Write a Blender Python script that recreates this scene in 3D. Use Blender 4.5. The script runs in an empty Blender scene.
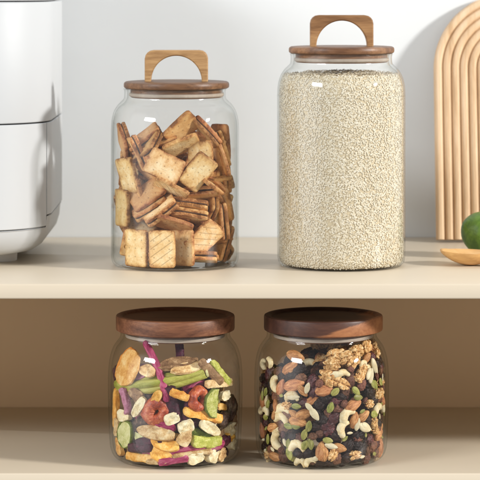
import bpy, math, random
import numpy as np
from mathutils import Vector, Matrix, noise

# ------------------------------------------------------------------ camera, world, lights
scene = bpy.context.scene
COL = scene.collection
CAMZ, FPX, HOR = 0.228, 2500.0, -20.0          # camera height, focal length in photo pixels, horizon row
cam_data = bpy.data.cameras.new("camera")
cam = bpy.data.objects.new("camera", cam_data); COL.objects.link(cam)
cam.location = (0, -2.0, CAMZ); cam.rotation_euler = (math.radians(90), 0, 0)
cam_data.sensor_width = 36; cam_data.lens = 36 * FPX / 480
cam_data.shift_y = -(240 - HOR) / 480
cam_data.clip_start = 0.05; cam_data.clip_end = 50
cam_data.dof.use_dof = True; cam_data.dof.focus_distance = 1.9; cam_data.dof.aperture_fstop = 16
scene.camera = cam

world = bpy.data.worlds.new("World"); scene.world = world; world.use_nodes = True
wn = world.node_tree; bg = wn.nodes["Background"]
tc = wn.nodes.new("ShaderNodeTexCoord"); sep = wn.nodes.new("ShaderNodeSeparateXYZ")
mr = wn.nodes.new("ShaderNodeMapRange"); rmp = wn.nodes.new("ShaderNodeValToRGB")
wn.links.new(tc.outputs["Generated"], sep.inputs[0]); wn.links.new(sep.outputs[2], mr.inputs[0])
mr.inputs[1].default_value = -0.6; mr.inputs[2].default_value = 0.9
wn.links.new(mr.outputs[0], rmp.inputs[0]); wn.links.new(rmp.outputs[0], bg.inputs[0])
rmp.color_ramp.elements[0].color = (1.0, 0.985, 0.96, 1); rmp.color_ramp.elements[1].color = (0.60, 0.625, 0.645, 1)
bg.inputs[1].default_value = 0.56
# the bright side of the room: a broad soft lobe of daylight coming from the left
dt = wn.nodes.new("ShaderNodeVectorMath"); dt.operation = 'DOT_PRODUCT'; dt.inputs[1].default_value = (-0.97, -0.24, 0.05)
lob = wn.nodes.new("ShaderNodeMapRange"); lob.interpolation_type = 'SMOOTHSTEP'; lob.inputs[1].default_value = 0.70; lob.inputs[2].default_value = 0.93; lob.inputs[4].default_value = 2.4
add = wn.nodes.new("ShaderNodeMix"); add.data_type = 'RGBA'; add.blend_type = 'ADD'; add.clamp_result = False; add.inputs[0].default_value = 1
nrm = wn.nodes.new("ShaderNodeVectorMath"); nrm.operation = 'NORMALIZE'; wn.links.new(tc.outputs["Generated"], nrm.inputs[0])
wn.links.new(nrm.outputs[0], dt.inputs[0]); wn.links.new(dt.outputs["Value"], lob.inputs[0])
wn.links.new(rmp.outputs[0], add.inputs[6]); wn.links.new(lob.outputs[0], add.inputs[7]); wn.links.new(add.outputs[2], bg.inputs[0])

def lamp(name, az, el, dist, power, sx, sy, color, target):
    ld = bpy.data.lights.new(name, 'AREA'); o = bpy.data.objects.new(name, ld); COL.objects.link(o)
    a, e = math.radians(az), math.radians(el); t = Vector(target)
    o.location = t + dist * Vector((math.cos(e) * math.sin(a), -math.cos(e) * math.cos(a), math.sin(e)))
    o.rotation_euler = (t - o.location).to_track_quat('-Z', 'Y').to_euler()
    ld.shape = 'DISK' if sx == sy else 'RECTANGLE'; ld.size = sx
    if sx != sy: ld.size_y = sy
    ld.energy = power; ld.color = color
    return o
lamp("key_lamp", 66, 19.5, 4.6, 235, 0.44, 0.29, (1.0, 0.98, 0.945), (0, 0, 0.03))
lamp("window_light", -48, 23, 3.4, 54, 1.15, 0.42, (0.97, 0.985, 1.0), (0, 0, 0.03))

scene.view_settings.view_transform = 'Standard'; scene.view_settings.look = 'None'
scene.view_settings.exposure = 0.12; scene.view_settings.gamma = 1.0
scene.render.engine = 'CYCLES'
cy = scene.cycles
cy.max_bounces = 10; cy.diffuse_bounces = 5; cy.glossy_bounces = 5; cy.transmission_bounces = 8; cy.transparent_max_bounces = 40
cy.use_denoising = True; cy.sample_clamp_indirect = 6; cy.caustics_reflective = False; cy.caustics_refractive = False

def P(px, py, d):                                # photo pixel at a distance d -> point of the scene
    return Vector(((px - 240) * d / FPX, d - 2.0, CAMZ - (py - HOR) * d / FPX))
def proj(v):
    d = v[1] + 2.0
    return 240 + v[0] * FPX / d, HOR + (CAMZ - v[2]) * FPX / d

# ------------------------------------------------------------------ materials
def new_mat(name):
    m = bpy.data.materials.new(name); m.use_nodes = True
    nt = m.node_tree
    return m, nt, nt.nodes["Principled BSDF"]
def N(nt, t, **kw):
    n = nt.nodes.new(t)
    for k, v in kw.items(): setattr(n, k, v)
    return n
def mth(nt, op, a, b=None, c=None):
    n = N(nt, "ShaderNodeMath", operation=op)
    for i, x in enumerate((a, b, c)):
        if x is None: continue
        if isinstance(x, (int, float)): n.inputs[i].default_value = x
        else: nt.links.new(x, n.inputs[i])
    return n.outputs[0]
def ramp(nt, fac, stops, interp='LINEAR'):
    r = N(nt, "ShaderNodeValToRGB"); r.color_ramp.interpolation = interp
    el = r.color_ramp.elements
    while len(el) < len(stops): el.new(0.5)
    for e, (p, c) in zip(el, stops): e.position = p; e.color = (*c, 1)
    nt.links.new(fac, r.inputs[0]); return r.outputs[0]
def coords(nt, scale=(1, 1, 1), rand=True):
    t = N(nt, "ShaderNodeTexCoord"); mp = N(nt, "ShaderNodeMapping"); mp.inputs["Scale"].default_value = scale
    nt.links.new(t.outputs["Object"], mp.inputs[0])
    if rand:
        oi = N(nt, "ShaderNodeObjectInfo"); cx = N(nt, "ShaderNodeCombineXYZ")
        v = mth(nt, 'MULTIPLY', oi.outputs["Random"], 7.3)
        nt.links.new(v, cx.inputs[0]); nt.links.new(v, cx.inputs[1]); nt.links.new(cx.outputs[0], mp.inputs["Location"])
    return mp.outputs[0]
def tex_noise(nt, vec, scale, detail=4, rough=0.55, dist=0.0):
    n = N(nt, "ShaderNodeTexNoise"); n.inputs["Scale"].default_value = scale; n.inputs["Detail"].default_value = detail
    n.inputs["Roughness"].default_value = rough; n.inputs["Distortion"].default_value = dist
    nt.links.new(vec, n.inputs["Vector"]); return n.outputs["Fac"]
def bump(nt, b, h, strength, dist=0.001):
    n = N(nt, "ShaderNodeBump"); n.inputs["Strength"].default_value = strength; n.inputs["Distance"].default_value = dist
    nt.links.new(h, n.inputs["Height"]); nt.links.new(n.outputs[0], b.inputs["Normal"])
def vary(nt, col, v=0.25, h=0.0):
    oi = N(nt, "ShaderNodeObjectInfo"); hs = N(nt, "ShaderNodeHueSaturation")
    nt.links.new(mth(nt, 'MULTIPLY_ADD', oi.outputs["Random"], 2 * v, 1 - v), hs.inputs["Value"])
    if h:
        r2 = mth(nt, 'FRACT', mth(nt, 'MULTIPLY', oi.outputs["Random"], 37.7))
        nt.links.new(mth(nt, 'MULTIPLY_ADD', r2, 2 * h, 0.5 - h), hs.inputs["Hue"])
    nt.links.new(col, hs.inputs["Color"]); return hs.outputs[0]
def organic(name, stops, scale=300, rough=0.5, bs=0.4, bscale=900, v=0.15, h=0.0, stretch=(1, 1, 1), spec=0.24, coat=0.0, dist=0.6, sss=0.0):  # a skin, kernel or flesh
    m, nt, b = new_mat(name); vec = coords(nt, stretch)
    f = mth(nt, 'MULTIPLY_ADD', mth(nt, 'SUBTRACT', tex_noise(nt, vec, scale * 3.7, 5, 0.7, 1.0), 0.5), 0.55, tex_noise(nt, vec, scale, 5, 0.6, dist))
    c = ramp(nt, f, stops)
    nt.links.new(vary(nt, c, v, h), b.inputs["Base Color"])
    b.inputs["Roughness"].default_value = rough; b.inputs["Specular IOR Level"].default_value = spec
    b.inputs["Coat Weight"].default_value = coat; b.inputs["Coat Roughness"].default_value = 0.25
    if sss:
        b.inputs["Subsurface Weight"].default_value = sss; b.inputs["Subsurface Radius"].default_value = (1, 0.6, 0.35); b.inputs["Subsurface Scale"].default_value = 0.003
    bump(nt, b, tex_noise(nt, vec, bscale, 4, 0.6), bs, 0.0006)
    return m
def painted(name, col, rough, bs=0.05, bscale=250, spec=0.4, var=0.04):
    m, nt, b = new_mat(name); vec = coords(nt, rand=False)
    f = tex_noise(nt, vec, 9, 5)
    nt.links.new(ramp(nt, f, [(0.3, tuple(x * (1 - var) for x in col)), (0.7, col)]), b.inputs["Base Color"])
    r2 = tex_noise(nt, vec, 30, 4); nt.links.new(mth(nt, 'MULTIPLY_ADD', r2, 0.12, rough - 0.06), b.inputs["Roughness"])
    b.inputs["Specular IOR Level"].default_value = spec
    bump(nt, b, tex_noise(nt, vec, bscale, 3), bs, 0.0004)
    return m
def wood(name, dark, mid, light, scale=60, rough=0.45, stretch=(0.12, 1, 1), split=None, spec=0.35, fine=1.0):
    m, nt, b = new_mat(name); vec = coords(nt, stretch)
    g1 = tex_noise(nt, vec, scale, 7, 0.62, 1.4); g2 = tex_noise(nt, vec, scale * 9, 4, 0.6, 0.3)
    f = mth(nt, 'MULTIPLY_ADD', mth(nt, 'SUBTRACT', g2, 0.5), 0.45 * fine, g1)
    c = ramp(nt, f, [(0.28, dark), (0.5, mid), (0.72, light)])
    if split:                                    # a band of sapwood of another colour running across the board
        t = N(nt, "ShaderNodeTexCoord"); sp = N(nt, "ShaderNodeSeparateXYZ"); nt.links.new(t.outputs["Object"], sp.inputs[0])
        k = mth(nt, 'ADD', mth(nt, 'MULTIPLY', sp.outputs[0], split[0]), mth(nt, 'MULTIPLY', sp.outputs[2], split[1]))
        k = mth(nt, 'MULTIPLY_ADD', mth(nt, 'SUBTRACT', g1, 0.5), 0.9, mth(nt, 'ADD', mth(nt, 'MULTIPLY', sp.outputs[1], split[2]), mth(nt, 'ADD', k, split[3])))
        c2 = ramp(nt, f, [(0.28, split[4]), (0.5, split[5]), (0.72, split[6])])
        mx = N(nt, "ShaderNodeMix", data_type='RGBA'); mk = ramp(nt, k, [(0.42, (0, 0, 0)), (0.56, (1, 1, 1))])
        nt.links.new(mk, mx.inputs[0]); nt.links.new(c, mx.inputs[6]); nt.links.new(c2, mx.inputs[7]); c = mx.outputs[2]
    nt.links.new(c, b.inputs["Base Color"])
    b.inputs["Roughness"].default_value = rough; b.inputs["Specular IOR Level"].default_value = spec
    bump(nt, b, g2, 0.12, 0.0006)
    return m
def glass(name, tint):
    m = bpy.data.materials.new(name); m.use_nodes = True; nt = m.node_tree; nt.nodes.clear()
    out = N(nt, "ShaderNodeOutputMaterial"); lw = N(nt, "ShaderNodeLayerWeight")
    fc = lw.outputs["Facing"]
    sch = mth(nt, 'MULTIPLY_ADD', mth(nt, 'POWER', fc, 5.0), 0.90, 0.028)
    tr = N(nt, "ShaderNodeBsdfTransparent"); gl = N(nt, "ShaderNodeBsdfGlossy"); gl.inputs["Roughness"].default_value = 0.02
    nt.links.new(ramp(nt, mth(nt, 'POWER', fc, 4.0), [(0, (0.997, 0.998, 0.997)), (1, tint)]), tr.inputs[0])
    vec = coords(nt, rand=False); bp = N(nt, "ShaderNodeBump"); bp.inputs["Strength"].default_value = 0.06; bp.inputs["Distance"].default_value = 0.002
    nt.links.new(tex_noise(nt, vec, 22, 1), bp.inputs["Height"]); nt.links.new(bp.outputs[0], gl.inputs["Normal"])
    mx = N(nt, "ShaderNodeMixShader"); nt.links.new(sch, mx.inputs[0]); nt.links.new(tr.outputs[0], mx.inputs[1]); nt.links.new(gl.outputs[0], mx.inputs[2])
    nt.links.new(mx.outputs[0], out.inputs[0])
    return m
def cracker_mat(name, pale, tan, brown, holes=1.0, stripes=0.0):
    m, nt, b = new_mat(name); t = N(nt, "ShaderNodeTexCoord"); sp = N(nt, "ShaderNodeSeparateXYZ"); nt.links.new(t.outputs["Object"], sp.inputs[0])
    vec = coords(nt)
    ax = mth(nt, 'ABSOLUTE', mth(nt, 'DIVIDE', sp.outputs[0], 0.0147)); ay = mth(nt, 'ABSOLUTE', mth(nt, 'DIVIDE', sp.outputs[1], 0.0107))
    e = mth(nt, 'POWER', mth(nt, 'MAXIMUM', ax, ay), 4.5)
    n1 = tex_noise(nt, vec, 110, 5, 0.65, 0.5); n2 = tex_noise(nt, vec, 700, 4, 0.6)
    f = mth(nt, 'ADD', mth(nt, 'MULTIPLY', e, 0.36), mth(nt, 'MULTIPLY_ADD', n1, 0.95, mth(nt, 'MULTIPLY', n2, 0.28)))
    c = ramp(nt, f, [(0.48, pale), (0.74, tan), (0.98, brown), (1.0, tuple(x * 0.6 for x in brown))])
    def cell(s, k): return mth(nt, 'SUBTRACT', mth(nt, 'FRACT', mth(nt, 'MULTIPLY_ADD', s, k, 0.5)), 0.5)
    dx = mth(nt, 'MULTIPLY', cell(sp.outputs[0], 1 / 0.0066), 0.0066); dy = mth(nt, 'MULTIPLY', cell(sp.outputs[1], 1 / 0.0062), 0.0062)
    dd = mth(nt, 'SQRT', mth(nt, 'ADD', mth(nt, 'MULTIPLY', dx, dx), mth(nt, 'MULTIPLY', dy, dy)))
    hole = mth(nt, 'MULTIPLY', mth(nt, 'LESS_THAN', dd, 0.00062), holes)
    st = cell(mth(nt, 'ADD', sp.outputs[0], mth(nt, 'MULTIPLY', sp.outputs[1], 0.7)), 1 / 0.0062)
    stripe = mth(nt, 'MULTIPLY', mth(nt, 'LESS_THAN', mth(nt, 'ABSOLUTE', st), 0.07), stripes)
    mask = mth(nt, 'MULTIPLY', mth(nt, 'MAXIMUM', hole, stripe), mth(nt, 'LESS_THAN', mth(nt, 'MAXIMUM', ax, ay), 0.86))
    mx = N(nt, "ShaderNodeMix", data_type='RGBA'); nt.links.new(mth(nt, 'MULTIPLY', mask, 0.45), mx.inputs[0]); nt.links.new(c, mx.inputs[6])
    mx.inputs[7].default_value = (*[x * 0.55 for x in brown], 1)
    nt.links.new(vary(nt, mx.outputs[2], 0.16, 0.008), b.inputs["Base Color"])
    b.inputs["Roughness"].default_value = 0.6; b.inputs["Specular IOR Level"].default_value = 0.3
    hgt = mth(nt, 'SUBTRACT', mth(nt, 'ADD', mth(nt, 'MULTIPLY', n2, 0.55), mth(nt, 'MULTIPLY', n1, 0.9)), mth(nt, 'MULTIPLY', mask, 0.9))
    bump(nt, b, hgt, 0.55, 0.0009)
    return m

M = {}
M['wall'] = painted('white_plaster', (0.745, 0.768, 0.785), 0.75, 0.10, 120)
M['cabinet'] = painted('cream_lacquer', (0.615, 0.53, 0.41), 0.36, 0.03, 300, 0.4, 0.02)
M['back_panel'] = painted('tan_panel', (0.80, 0.575, 0.35), 0.55, 0.05, 300)
M['fryer'] = painted('white_plastic', (0.52, 0.533, 0.545), 0.5, 0.02, 500, 0.45, 0.01)
M['gap'] = painted('dark_gap_plastic', (0.16, 0.16, 0.165), 0.6)
M['foot'] = painted('grey_rubber', (0.78, 0.77, 0.75), 0.6)
M['glass'] = glass('clear_glass', (0.84, 0.87, 0.85))
M['seal'] = organic('translucent_seal', [(0.3, (0.36, 0.29, 0.23)), (0.7, (0.44, 0.37, 0.30))], 60, 0.45, 0.05, 300, 0.0)
M['lid_acacia'] = wood('acacia_wood', (0.075, 0.033, 0.016), (0.155, 0.074, 0.035), (0.26, 0.135, 0.066), 70, 0.42)
M['lid_acacia_warm'] = wood('warm_acacia_wood', (0.10, 0.043, 0.02), (0.19, 0.09, 0.042), (0.30, 0.155, 0.075), 60, 0.42)
M['handle_pale'] = wood('pale_oak_wood', (0.24, 0.125, 0.05), (0.41, 0.24, 0.105), (0.56, 0.36, 0.175), 80, 0.48)
M['handle_brown'] = wood('brown_oak_wood', (0.16, 0.075, 0.03), (0.30, 0.155, 0.065), (0.46, 0.27, 0.12), 60, 0.48)
M['walnut'] = wood('red_walnut_wood', (0.085, 0.03, 0.015), (0.17, 0.066, 0.032), (0.28, 0.12, 0.058), 65, 0.46)
M['walnut_split'] = wood('two_tone_walnut_wood', (0.04, 0.016, 0.011), (0.07, 0.028, 0.018), (0.11, 0.045, 0.026), 50, 0.46,
                         split=(20, -72, 0, 7.77, (0.17, 0.06, 0.024), (0.27, 0.10, 0.04), (0.38, 0.16, 0.065)))
M['board'] = wood('light_beech_wood', (0.50, 0.315, 0.17), (0.66, 0.46, 0.28), (0.74, 0.56, 0.38), 75, 0.5, (1, 1, 0.07))
M['spoon'] = wood('honey_wood', (0.50, 0.26, 0.09), (0.64, 0.37, 0.14), (0.72, 0.45, 0.20), 60, 0.42, (0.12, 1, 1))
M['lime'] = organic('dark_green_peel', [(0.35, (0.05, 0.115, 0.012)), (0.65, (0.135, 0.25, 0.028))], 70, 0.36, 0.5, 420, 0.0, spec=0.5)
def rice_mat():
    m, nt, b = new_mat('rice_grain'); at = N(nt, "ShaderNodeAttribute"); at.attribute_name = 'tone'
    nt.links.new(ramp(nt, at.outputs["Fac"], [(0.0, (0.62, 0.52, 0.35)), (0.25, (0.69, 0.595, 0.43)), (0.7, (0.75, 0.675, 0.52)), (1.0, (0.81, 0.75, 0.625))]), b.inputs["Base Color"])
    b.inputs["Roughness"].default_value = 0.5; b.inputs["Specular IOR Level"].default_value = 0.3
    return m
M['rice'] = rice_mat()

# ------------------------------------------------------------------ mesh helpers
def link(name, me, mat, parent=None, smooth=40):
    if mat: me.materials.append(mat)
    o = bpy.data.objects.new(name, me); COL.objects.link(o)
    if parent: o.parent = parent
    return o
def shade(me, deg=40):
    me.shade_smooth()
    if deg: me.set_sharp_from_angle(angle=math.radians(deg))
    return me
def mesh(name, v, f, deg=40):
    me = bpy.data.meshes.new(name); me.from_pydata([tuple(x) for x in v], [], f); me.update()
    return shade(me, deg)
def lathe(name, prof, seg=96, deg=40, k=0.001):
    v, f, rings = [], [], []
    for r, z in prof:
        if r < 1e-9: rings.append([len(v)]); v.append((0, 0, z * k))
        else:
            rings.append(list(range(len(v), len(v) + seg)))
            v += [(r * k * math.cos(2 * math.pi * i / seg), r * k * math.sin(2 * math.pi * i / seg), z * k) for i in range(seg)]
    for a, b in zip(rings, rings[1:]):
        for i in range(seg):
            j = (i + 1) % seg
            if len(a) == 1 and len(b) == 1: continue
            if len(a) == 1: f.append((a[0], b[j], b[i]))
            elif len(b) == 1: f.append((a[i], a[j], b[0]))
            else: f.append((a[i], a[j], b[j], b[i]))
    return mesh(name, v, f, deg)
def smooth_prof(p, n=4):                          # Catmull-Rom through a profile's points
    out = []
    for i in range(len(p) - 1):
        a, b, c, d = p[max(i - 1, 0)], p[i], p[i + 1], p[min(i + 2, len(p) - 1)]
        for k in range(n):
            t = k / n
            out.append(tuple(max(0, 0.5 * (2 * b[j] + (c[j] - a[j]) * t + (2 * a[j] - 5 * b[j] + 4 * c[j] - d[j]) * t * t + (3 * b[j] - a[j] - 3 * c[j] + d[j]) * t ** 3)) for j in (0, 1)))
    return out + [p[-1]]
def loft(name, rings, deg=40, caps=True, closed=True):
    n = len(rings[0]); v = [p for r in rings for p in r]; f = []
    for k in range(len(rings) - 1):
        for i in range(n if closed else n - 1):
            j = (i + 1) % n; f.append((k * n + i, k * n + j, (k + 1) * n + j, (k + 1) * n + i))
    if caps: f.append(tuple(range(n))[::-1]); f.append(tuple(range((len(rings) - 1) * n, len(rings) * n)))
    return mesh(name, v, f, deg)
def box(name, x0, x1, y0, y1, z0, z1, bev=0.001):
    def ring(z, i): return [(x0 + i, y0 + i, z), (x1 - i, y0 + i, z), (x1 - i, y1 - i, z), (x0 + i, y1 - i, z)]
    b = bev
    def rr(z, i):
        pts = []
        for cx, cy, a0 in ((x0 + b, y0 + b, 180), (x1 - b, y0 + b, 270), (x1 - b, y1 - b, 0), (x0 + b, y1 - b, 90)):
            for s in range(5):
                a = math.radians(a0 + s * 22.5); pts.append((cx + (b - i) * math.cos(a), cy + (b - i) * math.sin(a), z))
        return pts
    rings = [rr(z0, b * 0.98), rr(z0 + b * 0.3, b * 0.3), rr(z0 + b, 0), rr(z1 - b, 0), rr(z1 - b * 0.3, b * 0.3), rr(z1, b * 0.98)]
    return loft(name, rings, 50)
def empty(name, loc, label, cat, group=None):
    o = bpy.data.objects.new(name, None); COL.objects.link(o); o.location = loc; o.empty_display_size = 0.02
    o['label'] = label; o['category'] = cat
    if group: o['group'] = group
    return o
def tag(o, label, cat, group=None):
    o['label'] = label; o['category'] = cat
    if group: o['group'] = group
    return o

# ------------------------------------------------------------------ the setting
FRONT, WALLD, BACKD = 1.875, 2.218, 2.166        # distances of the shelf edge, the wall, the cabinet's back
FLOORZ = -0.142
wall = link('wall', box('wall', -2.2, 2.2, WALLD - 2, WALLD - 1.9, -0.9, 1.6, 0.002), M['wall']); wall['kind'] = 'structure'
cab = empty('cabinet', (0, FRONT - 2, FLOORZ), 'cream open cabinet with a top board and one lower shelf, carrying all the jars', 'cabinet')
def cab_part(name, *a, mat='cabinet', bev=0.0012):
    o = link(name, box(name, *a, bev), M[mat], cab); o.matrix_parent_inverse = Matrix.Translation(cab.location).inverted()
cab_part('top_board', -0.85, 0.85, FRONT - 2, WALLD - 2.0005, -0.0112, 0.0)
cab_part('lower_shelf', -0.83, 0.83, FRONT - 2, BACKD - 2, FLOORZ - 0.014, FLOORZ)
cab_part('back_panel', -0.83, 0.83, BACKD - 2, BACKD - 1.99, FLOORZ - 0.014, -0.0114, mat='back_panel')
for s in (-1, 1):
    cab_part('side_panel', min(s * .8305, s * .85), max(s * .8305, s * .85), FRONT - 2, WALLD - 2.001, FLOORZ - 0.014, -0.0114)

# ------------------------------------------------------------------ jars
def jar_profiles(kind):
    if kind == 'low':
        out = [(0, 0), (36, 0), (42, .7), (46, 3.2), (48.4, 8), (49.5, 16), (50.4, 40), (50.6, 58), (50.4, 68), (49.4, 78), (47.0, 86.2), (44.0, 91), (42, 93.8), (41.2, 96.5), (41.6, 99.3)]
        inn = [(39.4, 99.3), (38.8, 96.5), (39.4, 93), (42, 89.3), (44.8, 84.8), (47.1, 77), (48.1, 68), (48.3, 58), (48.1, 40), (47.2, 16), (46, 8), (43.5, 3.8), (38, 2.1), (30, 1.6), (0, 1.6)]
    else:
        h = 28 if kind == 'tall' else 0
        out = [(0, 0), (43, 0), (47.6, .6), (50.1, 2.8), (51.0, 7), (51.2, 14), (51.2, 60), (51.2, 100 + h), (51.2, 108 + h), (50.7, 116 + h), (48.9, 123 + h), (46, 128 + h), (42.8, 131.3 + h), (40.9, 133.5 + h), (40.5, 137 + h), (40.6, 139.6 + h), (41.3, 141.2 + h)]
        inn = [(38.9, 141.2 + h), (38.3, 139.6 + h), (38.2, 136.5 + h), (38.6, 133 + h), (40.8, 130 + h), (44.4, 127 + h), (47.5, 122.6 + h), (49.4, 115.8 + h), (50, 108 + h), (50, 100 + h), (50, 60), (50, 14), (49.6, 6.4), (48, 2.6), (44, 1.5), (30, 1.3), (0, 1.3)]
    if kind == 'low': out, inn = [(r * 1.027, z) for r, z in out], [(r * 1.034, z) for r, z in inn]
    return smooth_prof(out), smooth_prof(inn)
JARS = {}
def make_jar(key, px, d, z0, kind, label, lid_mat, handle_mat=None, lid_px=None):
    out, inn = jar_profiles(kind)
    x = (px - 240) * d / FPX
    root = empty('storage_jar', (x, d - 2, z0), label, 'jar', 'glass jars with wooden lids')
    link('glass_body', lathe('glass_body', out + inn, 128, 60), M['glass'], root)
    dx = ((lid_px - px) * d / FPX) if lid_px else 0
    if kind == 'low':
        zb = 99.5; R = 45.9
        prof = [(0, zb + .3), (R - 1.2, zb + .3), (R - .3, zb + .8), (R, zb + 2), (R, zb + 10.6), (R - .4, zb + 11.7), (R - 1.4, zb + 12.2), (R - 3.6, zb + 12.2), (R - 4.6, zb + 11.6), (R - 5.6, zb + 10.2), (R - 7, zb + 9.9), (0, zb + 9.9)]
        lid = link('lid', lathe('lid', prof, 128, 35), lid_mat, root)
        plug = [(0, 94), (36.5, 94), (37.3, 94.6), (37.3, zb + .2), (0, zb + .2)]
        link('plug', lathe('plug', plug, 96, 35), lid_mat, lid)
        seal = [(37.4, 94.6), (38.5, 95), (38.7, 96.2), (38.5, 97.4), (37.4, 97.8), (37.4, 94.6)]
        link('seal_ring', lathe('seal_ring', seal, 96, 60), M['seal'], lid)
    else:
        zb = 141.4 + (28 if kind == 'tall' else 0); R = 42.2
        prof = [(0, zb), (R - 1.6, zb), (R - .4, zb + .7), (R, zb + 1.6), (R, zb + 3.6), (R - .5, zb + 4.8), (R - 1.8, zb + 5.5), (R - 4.5, zb + 5.7), (0, zb + 5.7)]
        lid = link('lid', lathe('lid', prof, 128, 35), lid_mat, root)
        link('plug', lathe('plug', [(0, zb - 7.2), (36, zb - 7.2), (36.8, zb - 6.7), (36.8, zb - .1), (0, zb - .1)], 96, 35), lid_mat, lid)
        link('seal_ring', lathe('seal_ring', [(36.9, zb - 6.4), (37.8, zb - 6.0), (38.1, zb - 4.9), (37.8, zb - 3.8), (36.9, zb - 3.4), (36.9, zb - 6.4)], 96, 60), M['seal'], lid)
        # arched handle: rounded-top block with a half-round opening
        W, H, ri, t, cr = 25.2, 25.0, 20.3, 8.0, 6.8
        outer, inner, n = [], [], 40
        for i in range(n + 1):
            a = math.pi * i / n
            inner.append((-ri * math.cos(a), max(0, (H - 4.4) * math.sin(a))))
            c, s = -math.cos(a), math.sin(a); k = min(W / max(abs(c), 1e-6), H / max(s, 1e-6)); x_, z_ = c * k, s * k
            ex, ez = abs(x_) - (W - cr), z_ - (H - cr)
            if ex > 0 and ez > 0:
                q = math.atan2(ez, ex); x_ = math.copysign(W - cr + cr * math.cos(q), x_); z_ = H - cr + cr * math.sin(q)
            outer.append((x_, z_))
        outer[0] = (-W, 0); outer[-1] = (W, 0)
        rings = []
        for (ox, oz), (ix, iz) in zip(outer, inner):
            b = .8
            L = math.hypot(ox - ix, oz - iz); ux, uz = (ox - ix) / L, (oz - iz) / L
            pts = [(ox, -t + b, oz), (ox - ux * b, -t, oz - uz * b), (ix + ux * b, -t, iz + uz * b), (ix, -t + b, iz), (ix, t - b, iz), (ix + ux * b, t, iz + uz * b), (ox - ux * b, t, oz - uz * b), (ox, t - b, oz)]
            rings.append([(p[0] * .001, p[1] * .001, (p[2] + zb + 5.55) * .001) for p in pts])
        hd = link('handle', loft('handle', rings, 30), handle_mat, lid)
    lid.location = (dx, 0, 0); lid.rotation_euler = (0, 0, {'cracker': 0.12, 'rice': 0.2}.get(key, 0) if kind == 'low' else 0)
    JARS[key] = dict(x=x, d=d, z0=z0, inn=np.array([(r, z) for r, z in inn])[::-1] * 0.001, root=root)
make_jar('cracker', 175, 2.0, 0, 'mid', 'glass jar of small square crackers, brown lid with a pale arched wooden handle', M['lid_acacia'], M['handle_pale'], 176.5)
make_jar('rice', 341.2, 2.0, 0, 'tall', 'tall glass jar full of white rice, brown lid with arched handle', M['lid_acacia_warm'], M['handle_brown'], 341.5)
make_jar('fruit', 175.3, 1.932, FLOORZ, 'low', 'squat glass jar of colourful dried vegetables under a plain reddish lid', M['walnut'])
make_jar('nut', 321.6, 1.932, FLOORZ, 'low', 'squat glass jar of mixed nuts and raisins under a two-tone dark lid', M['walnut_split'], lid_px=323.3)
def inner_r(J, z):                               # inside radius of a jar at height z above its base
    a = J['inn']; i = np.argmax(a[:, 0] > 0.0300)
    return float(np.interp(z, a[i:, 1], a[i:, 0]))

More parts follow.
